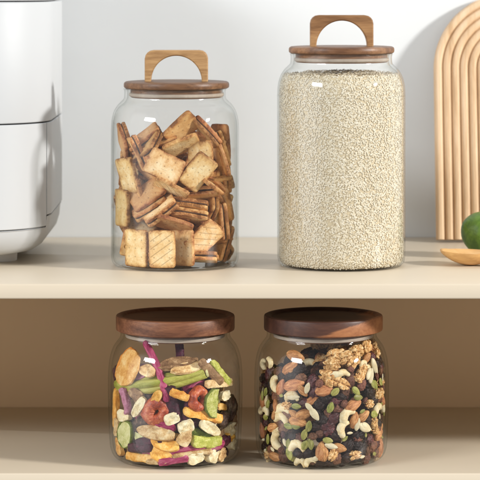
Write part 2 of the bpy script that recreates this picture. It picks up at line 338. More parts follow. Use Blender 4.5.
# ------------------------------------------------------------------ rice: one mass of grains
def rice():
    J = JARS['rice']; rng = np.random.default_rng(4)
    gx = np.array([0, .35, .75, 1, .75, .35, 0]) ; nr = 5
    tv = []; ts = np.linspace(-1, 1, 6)
    for t in ts[1:-1]:
        r = math.sqrt(1 - t * t) ** .8
        tv += [(t, r * math.cos(a), r * math.sin(a)) for a in np.linspace(0, 2 * math.pi, nr, endpoint=False)]
    tv = np.array([(-1, 0, 0)] + tv + [(1, 0, 0)]); m = len(tv); tf = []
    for i in range(nr): tf.append((0, 1 + (i + 1) % nr, 1 + i)); tf.append((m - 1, m - 1 - nr + i, m - 1 - nr + (i + 1) % nr))
    for k in range(3):
        for i in range(nr):
            a, b = 1 + k * nr + i, 1 + k * nr + (i + 1) % nr
            tf += [(a, b, b + nr), (a, b + nr, a + nr)]
    tf = np.array(tf)
    top = lambda r: 0.1550 - 0.0022 * (r / .045) ** 2
    n = 40000
    ang = rng.uniform(0, 2 * math.pi, n); zz = rng.uniform(0.0022, 0.1532, n)
    rr = np.array([inner_r(J, z) for z in zz]) - rng.uniform(0.0004, 0.00055, n)
    pos = np.stack([rr * np.cos(ang), rr * np.sin(ang), zz], 1); nor = np.stack([np.cos(ang), np.sin(ang), 0 * ang], 1)
    n2 = 2600; a2 = rng.uniform(0, 2 * math.pi, n2); r2 = 0.046 * np.sqrt(rng.uniform(0, 1, n2))
    p2 = np.stack([r2 * np.cos(a2), r2 * np.sin(a2), top(r2) - rng.uniform(0, .0012, n2) + .0015 * np.sin(r2 * 300 + a2 * 2)], 1)
    r_ok = r2 < np.array([inner_r(J, z) for z in p2[:, 2]]) - .001
    p2 = p2[r_ok]; pos = np.concatenate([pos, p2]); nor = np.concatenate([nor, np.tile([0, 0, 1.0], (len(p2), 1))])
    N_ = len(pos)
    rv = rng.normal(size=(N_, 3)); rv -= nor * (rv * nor).sum(1, keepdims=True) * rng.uniform(.8, 1, (N_, 1)); X = rv / np.linalg.norm(rv, axis=1, keepdims=True)
    Y = np.cross(nor, X); Y /= np.linalg.norm(Y, axis=1, keepdims=True); Z = np.cross(X, Y)
    L = rng.uniform(.00080, .00115, N_)[:, None, None]; Wd = rng.uniform(.00056, .0007, N_)[:, None, None]
    V = pos[:, None] + X[:, None] * tv[None, :, :1] * L + Y[:, None] * tv[None, :, 1:2] * Wd + Z[:, None] * tv[None, :, 2:3] * Wd * .24
    V = V.reshape(-1, 3); F = (tf[None] + (np.arange(N_) * m)[:, None, None]).reshape(-1, 3)
    # the packed inside of the heap
    prof = [(0, .0017)] + [(max(inner_r(J, z) - .00075, 0.001), z) for z in np.linspace(.0018, .1525, 60)] + [(r, top(r) - .0012) for r in (.036, .025, .012, 0)]
    core = lathe('core', prof, 96, 0, 1.0); cv = np.array([v.co for v in core.vertices]); cf = [tuple(p.vertices) for p in core.polygons]
    tri = []
    for p in cf: tri += [(p[0], p[i], p[i + 1]) for i in range(1, len(p) - 1)]
    F = np.concatenate([F, np.array(tri) + len(V)]); V = np.concatenate([V, cv])
    me = bpy.data.meshes.new('rice'); me.vertices.add(len(V)); me.vertices.foreach_set('co', V.astype(np.float32).ravel())
    me.loops.add(F.size); me.loops.foreach_set('vertex_index', F.astype(np.int32).ravel())
    me.polygons.add(len(F)); me.polygons.foreach_set('loop_start', np.arange(0, F.size, 3, dtype=np.int32)); me.update(calc_edges=True); me.validate()
    me.shade_smooth()
    tone = np.concatenate([np.repeat(rng.uniform(.12, 1, N_), m), np.zeros(len(cv))])  # core takes the darkest tone: shade between the grains put into its colour
    if len(me.vertices) == len(tone): me.attributes.new('tone', 'FLOAT', 'POINT').data.foreach_set('value', tone.astype(np.float32))
    o = link('rice', me, M['rice']); o.location = (J['x'], J['d'] - 2, J['z0']); o['kind'] = 'stuff'
    tag(o, 'loose white rice grains filling the tall glass jar', 'rice')
rice()

# ------------------------------------------------------------------ air fryer
def fryer():
    xc, dc, a, cr = -0.2725, 2.085, 0.120, 0.066
    root = empty('air_fryer', (xc, dc - 2, 0), 'white rounded air fryer standing left of the cracker jar', 'air fryer')
    def section(inset=0.0, per=40):
        pts = []; h = a - inset; c = max(cr - inset, .004)
        for sx, sy, a0 in ((1, -1, -90), (1, 1, 0), (-1, 1, 90), (-1, -1, 180)):
            for s in range(per + 1):
                q = math.radians(a0 + 90 * s / per)
                pts.append((sx * (h - c) + c * math.cos(q), sy * (h - c) + c * math.sin(q)))
        return pts
    def stack(levels): return [[(x, y, z) for x, y in section(i)] for z, i in levels]
    xs = -0.1556 - xc
    def B(n, lv, m, step=False):
        rings = stack(lv)
        if step:                                  # the base rises on the sides, beyond the drawer
            for r, k in zip(rings[-4:], (.35, .9, 1, 1)):
                for i, (x, y, z) in enumerate(r):
                    if not (y < -.06 and abs(x) < xs): r[i] = (x, y, z + .0088 * k)
        return link(n, loft(n, rings, 40), m, root)
    B('base', [(.0072, .040), (.0075, .027), (.0100, .0155), (.0145, .0085), (.0195, .0048), (.0245, .0022), (.0285, .0014), (.0291, .0006), (.0295, .0014)], M['fryer'], True)
    B('inner_core', [(.028, .006), (.213, .006)], M['gap'])
    B('upper_shell', [(.1142, .0012), (.1148, .0003), (.116, 0), (.2092, 0), (.2100, .0004), (.2106, .0014)], M['fryer'])
    B('top_cover', [(.2113, .0016), (.2118, .0005), (.213, 0), (.262, .001), (.278, .006), (.288, .016), (.292, .03), (.293, .06)], M['fryer'])
    sec = section(0, 40); inn = section(.004, 40)
    def panel(name, o, i, z0, z1):
        e = .0005; rings = []
        for z, q in ((z0, e), (z0 + e, 0), (z1 - e, 0), (z1, e)):
            f = q / .004
            ring = [(x * (1 - f) + u * f, y * (1 - f) + w * f, z) for (x, y), (u, w) in zip(o, i)]
            rings.append(ring + [(x, y, z) for x, y in reversed(i)])
        return link(name, loft(name, rings, 30), M['fryer'], root)
    n = len(sec); g = .0003
    def arc(x, h, c): return -(h - c) - math.sqrt(c * c - (abs(x) - (h - c)) ** 2)
    def cut(x): return (x, arc(x, a, cr)), (x * .967, arc(x * .967, a - .004, cr - .004))
    is_front = lambda k: sec[k][1] < -.06 and abs(sec[k][0]) < xs
    first = [k for k in range(n) if is_front(k) and k > n // 2] + [k for k in range(n) if is_front(k) and k <= n // 2]
    rest = [k for k in range(n) if not is_front(k)]
    def run(idx, xa, xb):
        c0, c1 = cut(xa), cut(xb)
        return [c0[0]] + [sec[k] for k in idx] + [c1[0]], [c0[1]] + [inn[k] for k in idx] + [c1[1]]
    panel('drawer', *run(first, -xs + g, xs - g), .0303, .1133)
    panel('body_shell', *run(rest, xs + g, -xs - g), .0391, .1133)
    hb = link('drawer_handle', box('drawer_handle', -.014, .014, -.150, -.1205, .06, .104, .006), M['fryer'], root)
    for sx in (-1, 1):
        for sy in (-1, 1):
            f = link('foot', lathe('foot', [(0, 0), (12.5, 0), (13.2, .8), (13.6, 8.5), (0, 8.6)], 32), M['foot'], root)
            f.location = (sx * .078, sy * .052, 0)
fryer()

# ------------------------------------------------------------------ fluted board
def board():
    R, Hc, T = 0.068, 0.1495, 0.0095
    nr, pitch, dep = 145, R / 9.0, .0036
    v, f = [], []
    rad = [R * i / (nr - 1) for i in range(nr)]
    def hgt(r):                                   # rounded flutes, deeper towards their grooves
        if r > R - .0008: return T - .0030
        p = (r / pitch) % 1.0; w = abs(2 * p - 1)
        return T - dep * (w ** 3.6)
    na, nz = 72, 14
    path = [('s', 1, z) for z in np.linspace(0, Hc, nz, endpoint=False)] + [('a', math.pi * i / na, 0) for i in range(na + 1)] + [('s', -1, z) for z in np.linspace(Hc, 0, nz + 1)[1:]]
    def pt(q, r, y):
        if q[0] == 's': return (q[1] * r, -y, q[2])
        return (r * math.cos(q[1]), -y, Hc + r * math.sin(q[1]))
    rows = []
    for q in path:
        row = [pt(q, r, hgt(r)) for r in rad] + [pt(q, R, T - .0045), pt(q, R, .001), pt(q, R - .001, 0)]
        rows.append(row)
    m = len(rows[0])
    for row in rows: v += row
    for k in range(len(rows) - 1):
        for i in range(m - 1): f.append((k * m + i, (k + 1) * m + i, (k + 1) * m + i + 1, k * m + i + 1))
    me = bpy.data.meshes.new('board'); nb = len(v)
    # back and foot faces
    back = [k * m + m - 1 for k in range(len(rows))]; f.append(tuple(back))
    foot = [i for i in range(m - 1, -1, -1)] + [(len(rows) - 1) * m + i for i in range(1, m)]; f.append(tuple(foot))
    me.from_pydata(v, [], f); me.validate(); me.update()
    shade(me, 35)
    o = link('serving_board', me, M['board'])
    o.location = P(514, 243.3, 2.177); o.location.z = 0.0014
    o.rotation_euler = (math.radians(-10.5), 0, 0)
    tag(o, 'arched light wooden board with carved rainbow flutes leaning on the wall', 'serving board')
board()

# ------------------------------------------------------------------ spoon and fruit on the right
def spoon():
    rings, n = [], 28
    L, W = .050, .0185
    ts = np.linspace(0, 1, 40)
    for t in ts:
        x = L * t
        w = W * max(math.sin(math.pi * min(t * .98 + .012, 1.0)) ** .62, .02) * (1 - .12 * t)
        hb = max(w, 0.0055 if t > .8 else 0)
        w = max(w, .0048 if t > .6 else 0)
        dpt = .0092 * math.sin(math.pi * min(t * 1.05, 1)) ** .8
        up = .0075 + .0012 * (1 - t) + .0035 * max(t - .7, 0) / .3
        ring = []
        for k in range(n):
            a = 2 * math.pi * k / n; yy = w * math.cos(a)
            if math.sin(a) < 0: zz = up + math.sin(a) * (dpt + .0016)
            else: zz = up + .0008 * math.sin(a) - max(dpt - .0022, 0) * math.sin(a) ** 1.3
            ring.append((x, yy, zz))
        rings.append(ring)
    for t in np.linspace(.08, 1, 16):
        x = L + .12 * t; w = .0048 + .002 * t; up = .0110 - .005 * t
        rings.append([(x, w * math.cos(2 * math.pi * k / n), up + .0032 * math.sin(2 * math.pi * k / n)) for k in range(n)])
    zmin = min(p[2] for r in rings for p in r)
    rings = [[(x, y, z - zmin) for x, y, z in r] for r in rings]
    o = link('wooden_spoon', loft('wooden_spoon', rings, 60), M['spoon'])
    p = P(441, 262, 2.008); o.location = (p.x, p.y, 0.0002); o.rotation_euler = (0, 0, math.radians(-24))
    tag(o, 'honey coloured wooden spoon lying on the shelf beside the green fruit', 'spoon')
spoon()
def blob(name, fn, nu=24, nv=16, deg=0):          # closed surface from a function of a unit direction
    v = [fn(Vector((-1, 0, 0)))]; f = []
    for i in range(1, nv):
        t = math.pi * i / nv
        for k in range(nu):
            a = 2 * math.pi * k / nu; v.append(fn(Vector((-math.cos(t), math.sin(t) * math.cos(a), math.sin(t) * math.sin(a)))))
    v.append(fn(Vector((1, 0, 0))))
    for k in range(nu):
        j = (k + 1) % nu; f.append((0, 1 + j, 1 + k)); f.append((len(v) - 1, 1 + (nv - 2) * nu + k, 1 + (nv - 2) * nu + j))
        for i in range(nv - 2): f.append((1 + i * nu + k, 1 + i * nu + j, 1 + (i + 1) * nu + j, 1 + (i + 1) * nu + k))
    me = mesh(name, v, f, deg)
    return me
def lime():
    def fn(d):
        r = Vector((d.x * .0225, d.y * .0185, d.z * .0185)) * (1 + .012 * noise.noise(d * 3))
        if d.x < -.9: r.x -= .0016 * ((-d.x - .9) / .1) ** 2
        return r
    o = link('green_fruit', blob('green_fruit', fn, 48, 32), M['lime'])
    p = P(486.5, 235.5, 2.055); o.location = (p.x, p.y, .0187); o.rotation_euler = (math.radians(20), math.radians(24), math.radians(25))
    tag(o, 'round dark green fruit with dimpled skin in front of the fluted board', 'fruit')
lime()

#@@CONTENTS@@
# ------------------------------------------------------------------ labels that single out one piece
ROWS = ((.12, 'at the bottom'), (.33, 'low'), (.6, 'midway up'), (.82, 'high'), (9, 'at the top'))
COLS = ((-.72, 'at the far left side'), (-.28, 'left of centre'), (.28, 'in the middle'), (.72, 'right of centre'), (9, 'at the far right side'))
PIECES = []                                       # (object, jar key, position, phrase, short name, in front?)
def note_piece(o, key, phrase, short, front): PIECES.append((o, key, o.location.copy(), phrase, short, front))
def write_labels(key, where, htop, groups):
    mine = [p for p in PIECES if p[1] == key]; J = JARS[key]; used = {}
    vis = [p for p in mine if p[5]]
    for o, _k, pos, phrase, short, front in mine:
        g = groups.get(short, 'pieces in the ' + where)
        o['group'] = g
        if not front:
            o['label'] = f'{phrase} packed behind the outer layer in the {where}'
            continue
        px, py = proj(pos); u = (pos.x - J['x']) / .048; h = (pos.z - J['z0']) / htop
        row = next(t for c, t in ROWS if h < c); col = next(t for c, t in COLS if u < c)
        near = sorted((q for q in vis if q[0] is not o), key=lambda q: (q[2] - pos).length)[:6]
        def rel(q):
            qx, qy = proj(q[2]); dx, dy = px - qx, py - qy
            return ('right of' if dx > 0 else 'left of') if abs(dx) > abs(dy) else ('below' if dy > 0 else 'above')
        cands = [f'{phrase} {row} {col}'] + [f'{phrase} {row} {col}, {rel(q)} a {q[4]}' for q in near]
        cands += [f'{phrase} {row} {col}, {rel(q)} {q[4]}, {rel(r)} {r[4]}' for q in near for r in near if q is not r]
        for c in cands:
            if c not in used and len(c.split()) <= 16: break
        else: c = cands[0]
        used[c] = o; o['label'] = c
def dup(src, mats=None):                          # a copy of a thing with copies of its parts
    c = src.copy(); COL.objects.link(c)
    for ch in src.children:
        d = ch.copy(); COL.objects.link(d); d.parent = c
    return c
def frame(X, Y, Z, pos, s=1.0):
    m = Matrix(((X.x, Y.x, Z.x), (X.y, Y.y, Z.y), (X.z, Y.z, Z.z))).to_4x4()
    return Matrix.Translation(pos) @ m @ Matrix.Diagonal((s, s, s, 1)) if isinstance(s, float) else Matrix.Translation(pos) @ m @ Matrix.Diagonal((*s, 1))

# ------------------------------------------------------------------ crackers
M['cr_pale'] = cracker_mat('pale_cracker', (0.88, 0.71, 0.43), (0.74, 0.46, 0.19), (0.34, 0.13, 0.035))
M['cr_tan'] = cracker_mat('tan_cracker', (0.84, 0.63, 0.34), (0.73, 0.45, 0.18), (0.42, 0.17, 0.05))
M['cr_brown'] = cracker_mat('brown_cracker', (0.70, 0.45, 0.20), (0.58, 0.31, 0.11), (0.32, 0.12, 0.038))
M['cr_stripe'] = cracker_mat('striped_cracker', (0.86, 0.69, 0.42), (0.74, 0.48, 0.21), (0.40, 0.17, 0.05), 1.0, 1.0)
M['filling'] = organic('dark_filling', [(0.3, (0.05, 0.02, 0.012)), (0.7, (0.13, 0.06, 0.035))], 500, 0.6, 0.5, 1500)
CL, CW = .0295, .0212
def cracker_mesh(name, t, z0=0.0, seed=0, inset=0.0, wob=1.0):
    n = 56; hl, hw, cr = CL / 2 - inset, CW / 2 - inset, .0022
    rim = []
    for i in range(n):
        a = 2 * math.pi * i / n; c, s = math.cos(a), math.sin(a); k = min(hl / max(abs(c), 1e-6), hw / max(abs(s), 1e-6)); x, y = c * k, s * k
        ex, ey = abs(x) - (hl - cr), abs(y) - (hw - cr)
        if ex > 0 and ey > 0:
            q = math.atan2(ey, ex); x = math.copysign(hl - cr + cr * math.cos(q), x); y = math.copysign(hw - cr + cr * math.sin(q), y)
        rim.append((x, y))
    rings = []
    for z, f in ((-t / 2, .25), (-t / 2, .6), (-t / 2, .90), (-t * .46, .965), (-t * .26, .995), (0, 1), (t * .26, .995), (t * .46, .965), (t / 2, .90), (t / 2, .6), (t / 2, .25)):
        r = []
        for x, y in rim:
            w = noise.noise(Vector((x * 190 + seed * 9.1, y * 190, z * 300)))
            e = 1 + .018 * w * wob if f > .8 else 1
            bend = noise.noise(Vector((x * 45, y * 45, seed * 3.3))) * .0007 * wob - .00045 * (1 - (x / hl) ** 2) * wob
            r.append((x * f * e, y * f * e, z0 + z + bend + .00022 * noise.noise(Vector((x * f * 400, y * f * 400, seed + z * 100))) * wob))
        rings.append(r)
    return loft(name, rings, 0)
def make_cracker(kind):
    """kind 'a' pale, 'b' tan, 'c' brown, 's' striped: one wafer; upper case: two wafers with filling."""
    m = {'a': 'cr_pale', 'b': 'cr_tan', 'c': 'cr_brown', 's': 'cr_stripe'}[kind.lower()]; sd = ord(kind) % 13
    if kind.islower(): return link('cracker', cracker_mesh('cracker', .0034, 0, sd), M[m])
    r = bpy.data.objects.new('cracker', None); COL.objects.link(r); r.empty_display_size = .01
    link('wafer', cracker_mesh('wafer', .0029, .0021, sd), M[m], r); link('wafer', cracker_mesh('wafer', .0029, -.0021, sd + 4), M[m], r)
    link('cream_filling', cracker_mesh('cream_filling', .0014, 0, sd + 2, .0007), M['filling'], r)
    return r
# crop coordinates of the photo (3.2 per photo pixel, origin 100,130): centre, long axis, short axis, signs, layer, kind, phrase
CR = [
 (207, 115, 103, 50, -38, 75, 1, 1, 0, 'a', 'pale cracker with toasted edges'),
 (313, 133, -76, 95, 60, 45, -1, -1, .35, 'a', 'pale cracker dotted with holes'),
 (322, 92, 4, 110, 78, 5, 1, 1, 1.0, 'a', 'pale upright cracker'),
 (262, 52, 112, -45, 20, 42, 1, -1, 1.3, 'b', 'long tan cracker lying back'),
 (262, -2, 76, -70, 45, 42, -1, -1, 2.0, 'c', 'dark brown cracker peaking above the heap'),
 (86, 152, 28, 112, 50, -20, 1, 1, 0, 'a', 'pale cracker leaning on the glass'),
 (76, 48, 30, 75, 14, -6, 1, 1, .8, 'C', 'brown filled cracker seen on edge'),
 (120, 78, 45, 98, 13, -8, 1, 1, .6, 'B', 'filled cracker standing on edge'),
 (140, 30, 80, -62, 16, 16, 1, 1, 1.2, 'C', 'tilted brown filled cracker'),
 (190, 44, 98, -32, 10, 20, 1, 1, 1.7, 'C', 'dark filled cracker lying flat'),
 (152, 58, 64, -55, 12, 15, 1, 1, .8, 'C', 'thin dark filled cracker on edge'),
 (338, 10, 62, 68, 15, -11, 1, 1, 1.3, 'C', 'upright brown filled cracker'),
 (345, 38, 100, 32, 12, 30, 1, -1, 1.7, 'b', 'tan cracker behind the holed ones'),
 (384, 68, 34, 112, 16, -4, 1, 1, .55, 'B', 'tall filled cracker on edge'),
 (416, 45, 6, 118, 50, -2, 1, 1, 1.6, 'c', 'dark brown cracker against the back glass'),
 (420, 100, 36, 110, 26, -10, 1, 1, .3, 'b', 'orange tan cracker turned sideways'),
 (412, 172, 62, 36, 12, 18, 1, 1, .3, 'b', 'small orange cracker edge'),
 (148, 206, 92, -64, 26, 52, -1, 1, .35, 'c', 'brown cracker face'),
 (157, 246, 95, -56, 14, 22, 1, 1, .15, 'B', 'brown filled cracker slanting up'),
 (192, 256, 98, -72, 18, 20, 1, 1, 0, 'A', 'pale filled cracker slanting up'),
 (228, 188, 106, 52, -8, 30, 1, -1, .3, 's', 'pale striped cracker tilted back'),
 (286, 244, 100, 10, 8, 28, 1, -1, .45, 'A', 'flat pale filled cracker'),
 (286, 276, 106, 14, 8, 27, 1, -1, .2, 'A', 'flat pale filled cracker'),
 (238, 304, 114, 36, 6, 42, 1, -1, .1, 'c', 'brown cracker lying flat'),
 (370, 184, 84, -18, 24, 38, 1, -1, .45, 'a', 'pale cracker lying back'),
 (396, 246, 22, 106, 58, -18, -1, 1, 0, 'a', 'pale cracker leaning on the right'),
 (333, 348, -82, 76, 42, 60, -1, -1, 0, 's', 'pale striped cracker set cornerwise'),
 (408, 388, -22, 88, 50, -14, 1, 1, .1, 'B', 'filled cracker turned away'),
 (315, 428, 116, 2, 4, 20, 1, -1, .15, 'B', 'filled cracker lying on the base'),
 (392, 428, 96, -3, 5, 20, 1, -1, .6, 'b', 'tan cracker lying flat on the base'),
 (117, 380, 0, 117, 70, 0, 1, 1, 0, 'a', 'pale upright cracker at the front'),
 (200, 384, 2, 117, 82, 2, 1, 1, 0, 's', 'striped upright cracker at the front'),
 (265, 380, 4, 104, 70, 4, 1, 1, .8, 'a', 'shaded upright cracker'),
 (64, 255, 2, 118, 42, 2, -1, 1, .1, 'b', 'tan cracker pressed to the left glass'),
 (58, 376, 46, 18, 6, 16, -1, 1, .3, 'B', 'filled cracker seen from its end'),
 (58, 408, 50, 16, 6, 15, -1, 1, .3, 'B', 'filled cracker seen from its end'),
 (126, 304, 60, 60, 60, -40, 1, 1, 1.0, 'a', 'pale cracker behind the upright pair'),
 (325, 296, 76, 22, 8, 26, 1, -1, .9, 'C', 'dark filled cracker in shade'),
 (352, 242, 10, 80, 26, -8, 1, 1, .9, 'C', 'dark filled cracker behind'),
 (428, 300, 10, 92, 18, -4, 1, 1, .2, 'B', 'filled cracker on edge at the glass'),
 (402, 318, 34, 62, 16, -6, 1, 1, .6, 'C', 'brown filled cracker tucked behind'),
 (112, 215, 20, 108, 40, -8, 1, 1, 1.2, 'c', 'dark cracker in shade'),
 (320, 208, 92, -8, 10, 26, 1, -1, .75, 'B', 'filled cracker under the holed one'),
 (395, 150, 8, 90, 20, -4, 1, 1, .9, 'C', 'dark filled cracker on edge'),
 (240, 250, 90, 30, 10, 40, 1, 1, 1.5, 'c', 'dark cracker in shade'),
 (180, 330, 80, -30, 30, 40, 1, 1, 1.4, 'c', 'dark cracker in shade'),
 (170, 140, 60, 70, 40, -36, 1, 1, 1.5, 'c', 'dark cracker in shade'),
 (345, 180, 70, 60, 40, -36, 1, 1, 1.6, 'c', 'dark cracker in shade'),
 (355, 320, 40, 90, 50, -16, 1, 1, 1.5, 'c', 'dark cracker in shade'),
]
def crackers():
    J = JARS['cracker']; rng = random.Random(11); src = {}
    def get(kind):
        if kind not in src: src[kind] = make_cracker(kind); return src[kind]
        return dup(src[kind])
    def fit(o, X, Y, Z, pos, th, layer):
        mar = .0004
        for _ in range(3):
            cs = [pos + X * (sx * CL / 2) + Y * (sy * CW / 2) + Z * (sz * th / 2) for sx in (-1, 1) for sy in (-1, 1) for sz in (-1, 1)]
            lowz = min(c.z for c in cs) - J['z0'] - .0026
            if lowz < 0: pos.z -= lowz
            for c in cs:                          # keep the corners inside the glass
                r = inner_r(J, max(c.z - J['z0'], .012)) - mar; x = c.x - J['x']
                if abs(x) > r - .001: pos.x -= math.copysign(abs(x) - r + .001, x)
            cs = [pos + X * (sx * CL / 2) + Y * (sy * CW / 2) + Z * (sz * th / 2) for sx in (-1, 1) for sy in (-1, 1) for sz in (-1, 1)]
            push = max((-math.sqrt(max((inner_r(J, max(c.z - J['z0'], .012)) - mar) ** 2 - (c.x - J['x']) ** 2, 0))) - c.y for c in cs)
            pos.y += push + layer * .0085 if _ == 0 else max(push, 0)
        o.matrix_world = frame(X, Y, Z, pos)
    s = .0008 / 3.2
    for cx, cy, ux, uy, vx, vy, su, sv, layer, kind, phrase in CR:
        pos = P(100 + cx / 3.2, 130 + cy / 3.2, 1.965 + .008 * layer); pos.y += J['d'] - 2
        U = Vector((ux * s, 0, -uy * s)); U.y = -su * math.sqrt(max(CL ** 2 - U.length_squared, 0)) if U.length < .72 * CL else 0; U.normalize()
        V = Vector((vx * s, 0, -vy * s)); V.y = -sv * math.sqrt(max(CW ** 2 - V.length_squared, 0))
        V2 = Vector((V.x, -V.y, V.z))
        if abs(V2.dot(U)) < abs(V.dot(U)): V = V2
        V = (V - U * V.dot(U)).normalized(); Z = U.cross(V)
        if Z.y > 0: V = -V; Z = -Z
        o = get(kind); fit(o, U, V, Z, pos, .0072 if kind.isupper() else .0035, layer)
        o['category'] = 'cracker'; note_piece(o, 'cracker', phrase, 'cracker', True)
    for i in range(30):                           # more of them on edge against the glass at both sides and behind
        a = rng.choice((rng.uniform(.2, .9), rng.uniform(2.2, 2.85), rng.uniform(.6, 2.5))); z = rng.uniform(.016, .078)
        nor = Vector((math.cos(a), math.sin(a), rng.uniform(-.5, .5))).normalized(); ph = rng.uniform(-.6, .6)
        T1 = Vector((0, 0, 1)).cross(nor).normalized(); T2 = nor.cross(T1); U = (T2 * math.cos(ph) + T1 * math.sin(ph)); V = nor.cross(U); kind = rng.choice('aabAB'); o = get(kind)
        r = .0425 if kind.islower() else .0405
        pos = Vector((J['x'] + r * math.cos(a), J['d'] - 2 + r * math.sin(a), J['z0'] + z)); pos.z = max(pos.z, J['z0'] + .0165)
        o.matrix_world = frame(U, V, nor, pos); o['category'] = 'cracker'; note_piece(o, 'cracker', 'baked square cracker', 'cracker', False)
    for i in range(64):                           # the rest of the heap, behind
        a = rng.uniform(-.3, math.pi + .3); rr = .034 * math.sqrt(rng.uniform(.02, 1)); z = rng.uniform(.008, .082)
        pos = Vector((J['x'] + rr * math.cos(a), J['d'] - 2 + abs(rr) * math.sin(a), J['z0'] + z))
        Z = Vector((rng.gauss(0, 1), rng.gauss(0, 1), rng.gauss(0, .8))).normalized(); U = Z.orthogonal().normalized(); U.rotate(Matrix.Rotation(rng.uniform(0, 6.28), 3, Z)); V = Z.cross(U)
        kind = rng.choice('abcBBC'); o = get(kind); th = .0072 if kind.isupper() else .0035
        for _ in range(4):
            for sx in (-1, 1):
                for sy in (-1, 1):
                    c = pos + U * (sx * CL / 2) + V * (sy * CW / 2); q = Vector((c.x - J['x'], c.y - J['d'] + 2)); r = inner_r(J, c.z - J['z0']) - .003
                    if q.length > r: q = q * (1 - r / q.length); pos.x -= q.x; pos.y -= q.y
                    if c.z - J['z0'] < .005: pos.z += .005 - (c.z - J['z0'])
        o.matrix_world = frame(U, V, Z, pos)
        o['category'] = 'cracker'; note_piece(o, 'cracker', 'baked square cracker', 'cracker', False)
    write_labels('cracker', 'cracker jar', .10, {'cracker': 'crackers in the tall jar'})
crackers()

# ------------------------------------------------------------------ small shapes shared by nuts and dried vegetables
def n3(v, f, s=0.0): return noise.noise(Vector((v.x * f + s, v.y * f + s * 1.7, v.z * f - s)))
def almond_fn(seed, L=.0150, W=.0088, T=.0060):
    def fn(d):
        t = (d.x + 1) / 2; taper = 1 - .55 * max(t - .45, 0) ** 1.2 * 1.5
        k = (max(1 - d.x * d.x, 0)) ** .5; yz = Vector((d.y, d.z)); l = yz.length or 1; rr = k ** .85 * taper
        p = Vector((d.x * L / 2, d.y / l * rr * W / 2, d.z / l * rr * T / 2))
        return p * (1 + .03 * n3(d, 2.2, seed)) + Vector((0, 0, .0002 * math.sin(d.y * 18 + seed)))
    return fn
def raisin_fn(seed, L=.0100, W=.0078, T=.0066, amp=.26):
    def fn(d):
        p = Vector((d.x * L / 2, d.y * W / 2, d.z * T / 2))
        e = Vector((d.x * .55, d.y * 1.35, d.z * 1.35)); e += .35 * Vector((n3(d, 1.6, seed + 2), n3(d, 1.6, seed + 6), n3(d, 1.6, seed + 4)))
        w = .35 - (1 - abs(n3(e, 2.0, seed)) * 2.4) * .62 - (1 - abs(n3(e, 4.4, seed + 5)) * 2.4) * .30
        return p * (1 - amp * w + .16 * n3(d, 1.2, seed + 9))
    return fn
def walnut_fn(seed, L=.0185, W=.0125, T=.0088):
    def fn(d):
        p = Vector((d.x * L / 2, d.y * W / 2, d.z * T / 2)); w = 1.5 * n3(d, 1.6, seed)
        fold = math.sin(5.6 * d.x + 2.2 * w + seed) * .5 + math.sin(5.4 * abs(d.y) + 4 * d.z + 2.6 * w) * .5
        fold = 1 - abs(fold) ** .7
        return p * (1.0 - .34 * fold ** 2 - .30 * math.exp(-(d.y / .13) ** 2) + .30 * n3(d, 1.4, seed + 7))
    return fn
def seed_fn(seed, L=.0082, W=.0050, T=.0019):
    def fn(d):
        k = max(1 - d.x * d.x, 0) ** .5; yz = Vector((d.y, d.z)); l = yz.length or 1
        tip = 1 - .35 * max(d.x, 0) ** 1.5
        y = d.y / l * k * tip * W / 2; e = min(abs(y) / (W / 2 * max(k * tip, .05)), 1)
        return Vector((d.x * L / 2, y, d.z / l * T / 2 * k ** .6 * (1 - .25 * e))) * (1 + .04 * n3(d, 2, seed))
    return fn
def tube(name, pts, rad, nu=16, flat=1.0, seed=0, amp=.06, ribs=0, ramp_=0.0):
    """Closed tube along pts (Vectors in the xy plane) with a radius for each."""
    rings = []; n = len(pts)
    for i, (p, r) in enumerate(zip(pts, rad)):
        t = (pts[min(i + 1, n - 1)] - pts[max(i - 1, 0)]).normalized(); s = Vector((-t.y, t.x, 0)); ring = []
        for k in range(nu):
            a = 2 * math.pi * k / nu; q = 1 + amp * n3(Vector((math.cos(a), math.sin(a), i * .35)), 1.6, seed)
            if ribs: q *= 1 + ramp_ * abs(math.cos(ribs * a / 2)) - ramp_ / 2
            ring.append(p + s * (math.cos(a) * r * q) + Vector((0, 0, math.sin(a) * r * q * flat)))
        rings.append(ring)
    return loft(name, rings, 50)
def cashew_mesh(name, seed, R=.0050, arc=200, r0=.0033):
    pts, rad = [], []
    for i in range(15):
        t = i / 14; a = math.radians(-arc / 2 + arc * t)
        pts.append(Vector((R * math.sin(a), R * (math.cos(a) - .55), 0))); rad.append(r0 * (max(1 - (2 * t - 1) ** 2, .004) ** .42) * (1.12 - .34 * t))
    return tube(name, pts, rad, 16, .92, seed, .10)

# ------------------------------------------------------------------ mixed nuts
M['almond'] = organic('almond_skin', [(0.3, (0.24, 0.085, 0.03)), (0.5, (0.50, 0.21, 0.08)), (0.7, (0.70, 0.37, 0.165))], 330, 0.52, 0.8, 700, 0.18, 0.01, (0.35, 1.6, 1.6))
M['cashew'] = organic('cashew_kernel', [(0.3, (0.62, 0.44, 0.20)), (0.5, (0.76, 0.62, 0.36)), (0.72, (0.84, 0.75, 0.52))], 200, 0.45, 0.2, 600, 0.1)
M['pepita'] = organic('pumpkin_seed_skin', [(0.3, (0.13, 0.14, 0.025)), (0.5, (0.27, 0.26, 0.06)), (0.75, (0.46, 0.42, 0.16))], 300, 0.42, 0.25, 800, 0.2, 0.012, (0.5, 1.5, 1.5))
M['raisin'] = organic('black_raisin_skin', [(0.3, (0.006, 0.003, 0.0025)), (0.7, (0.034, 0.014, 0.010))], 350, 0.42, 1.0, 700, 0.4, spec=0.26)
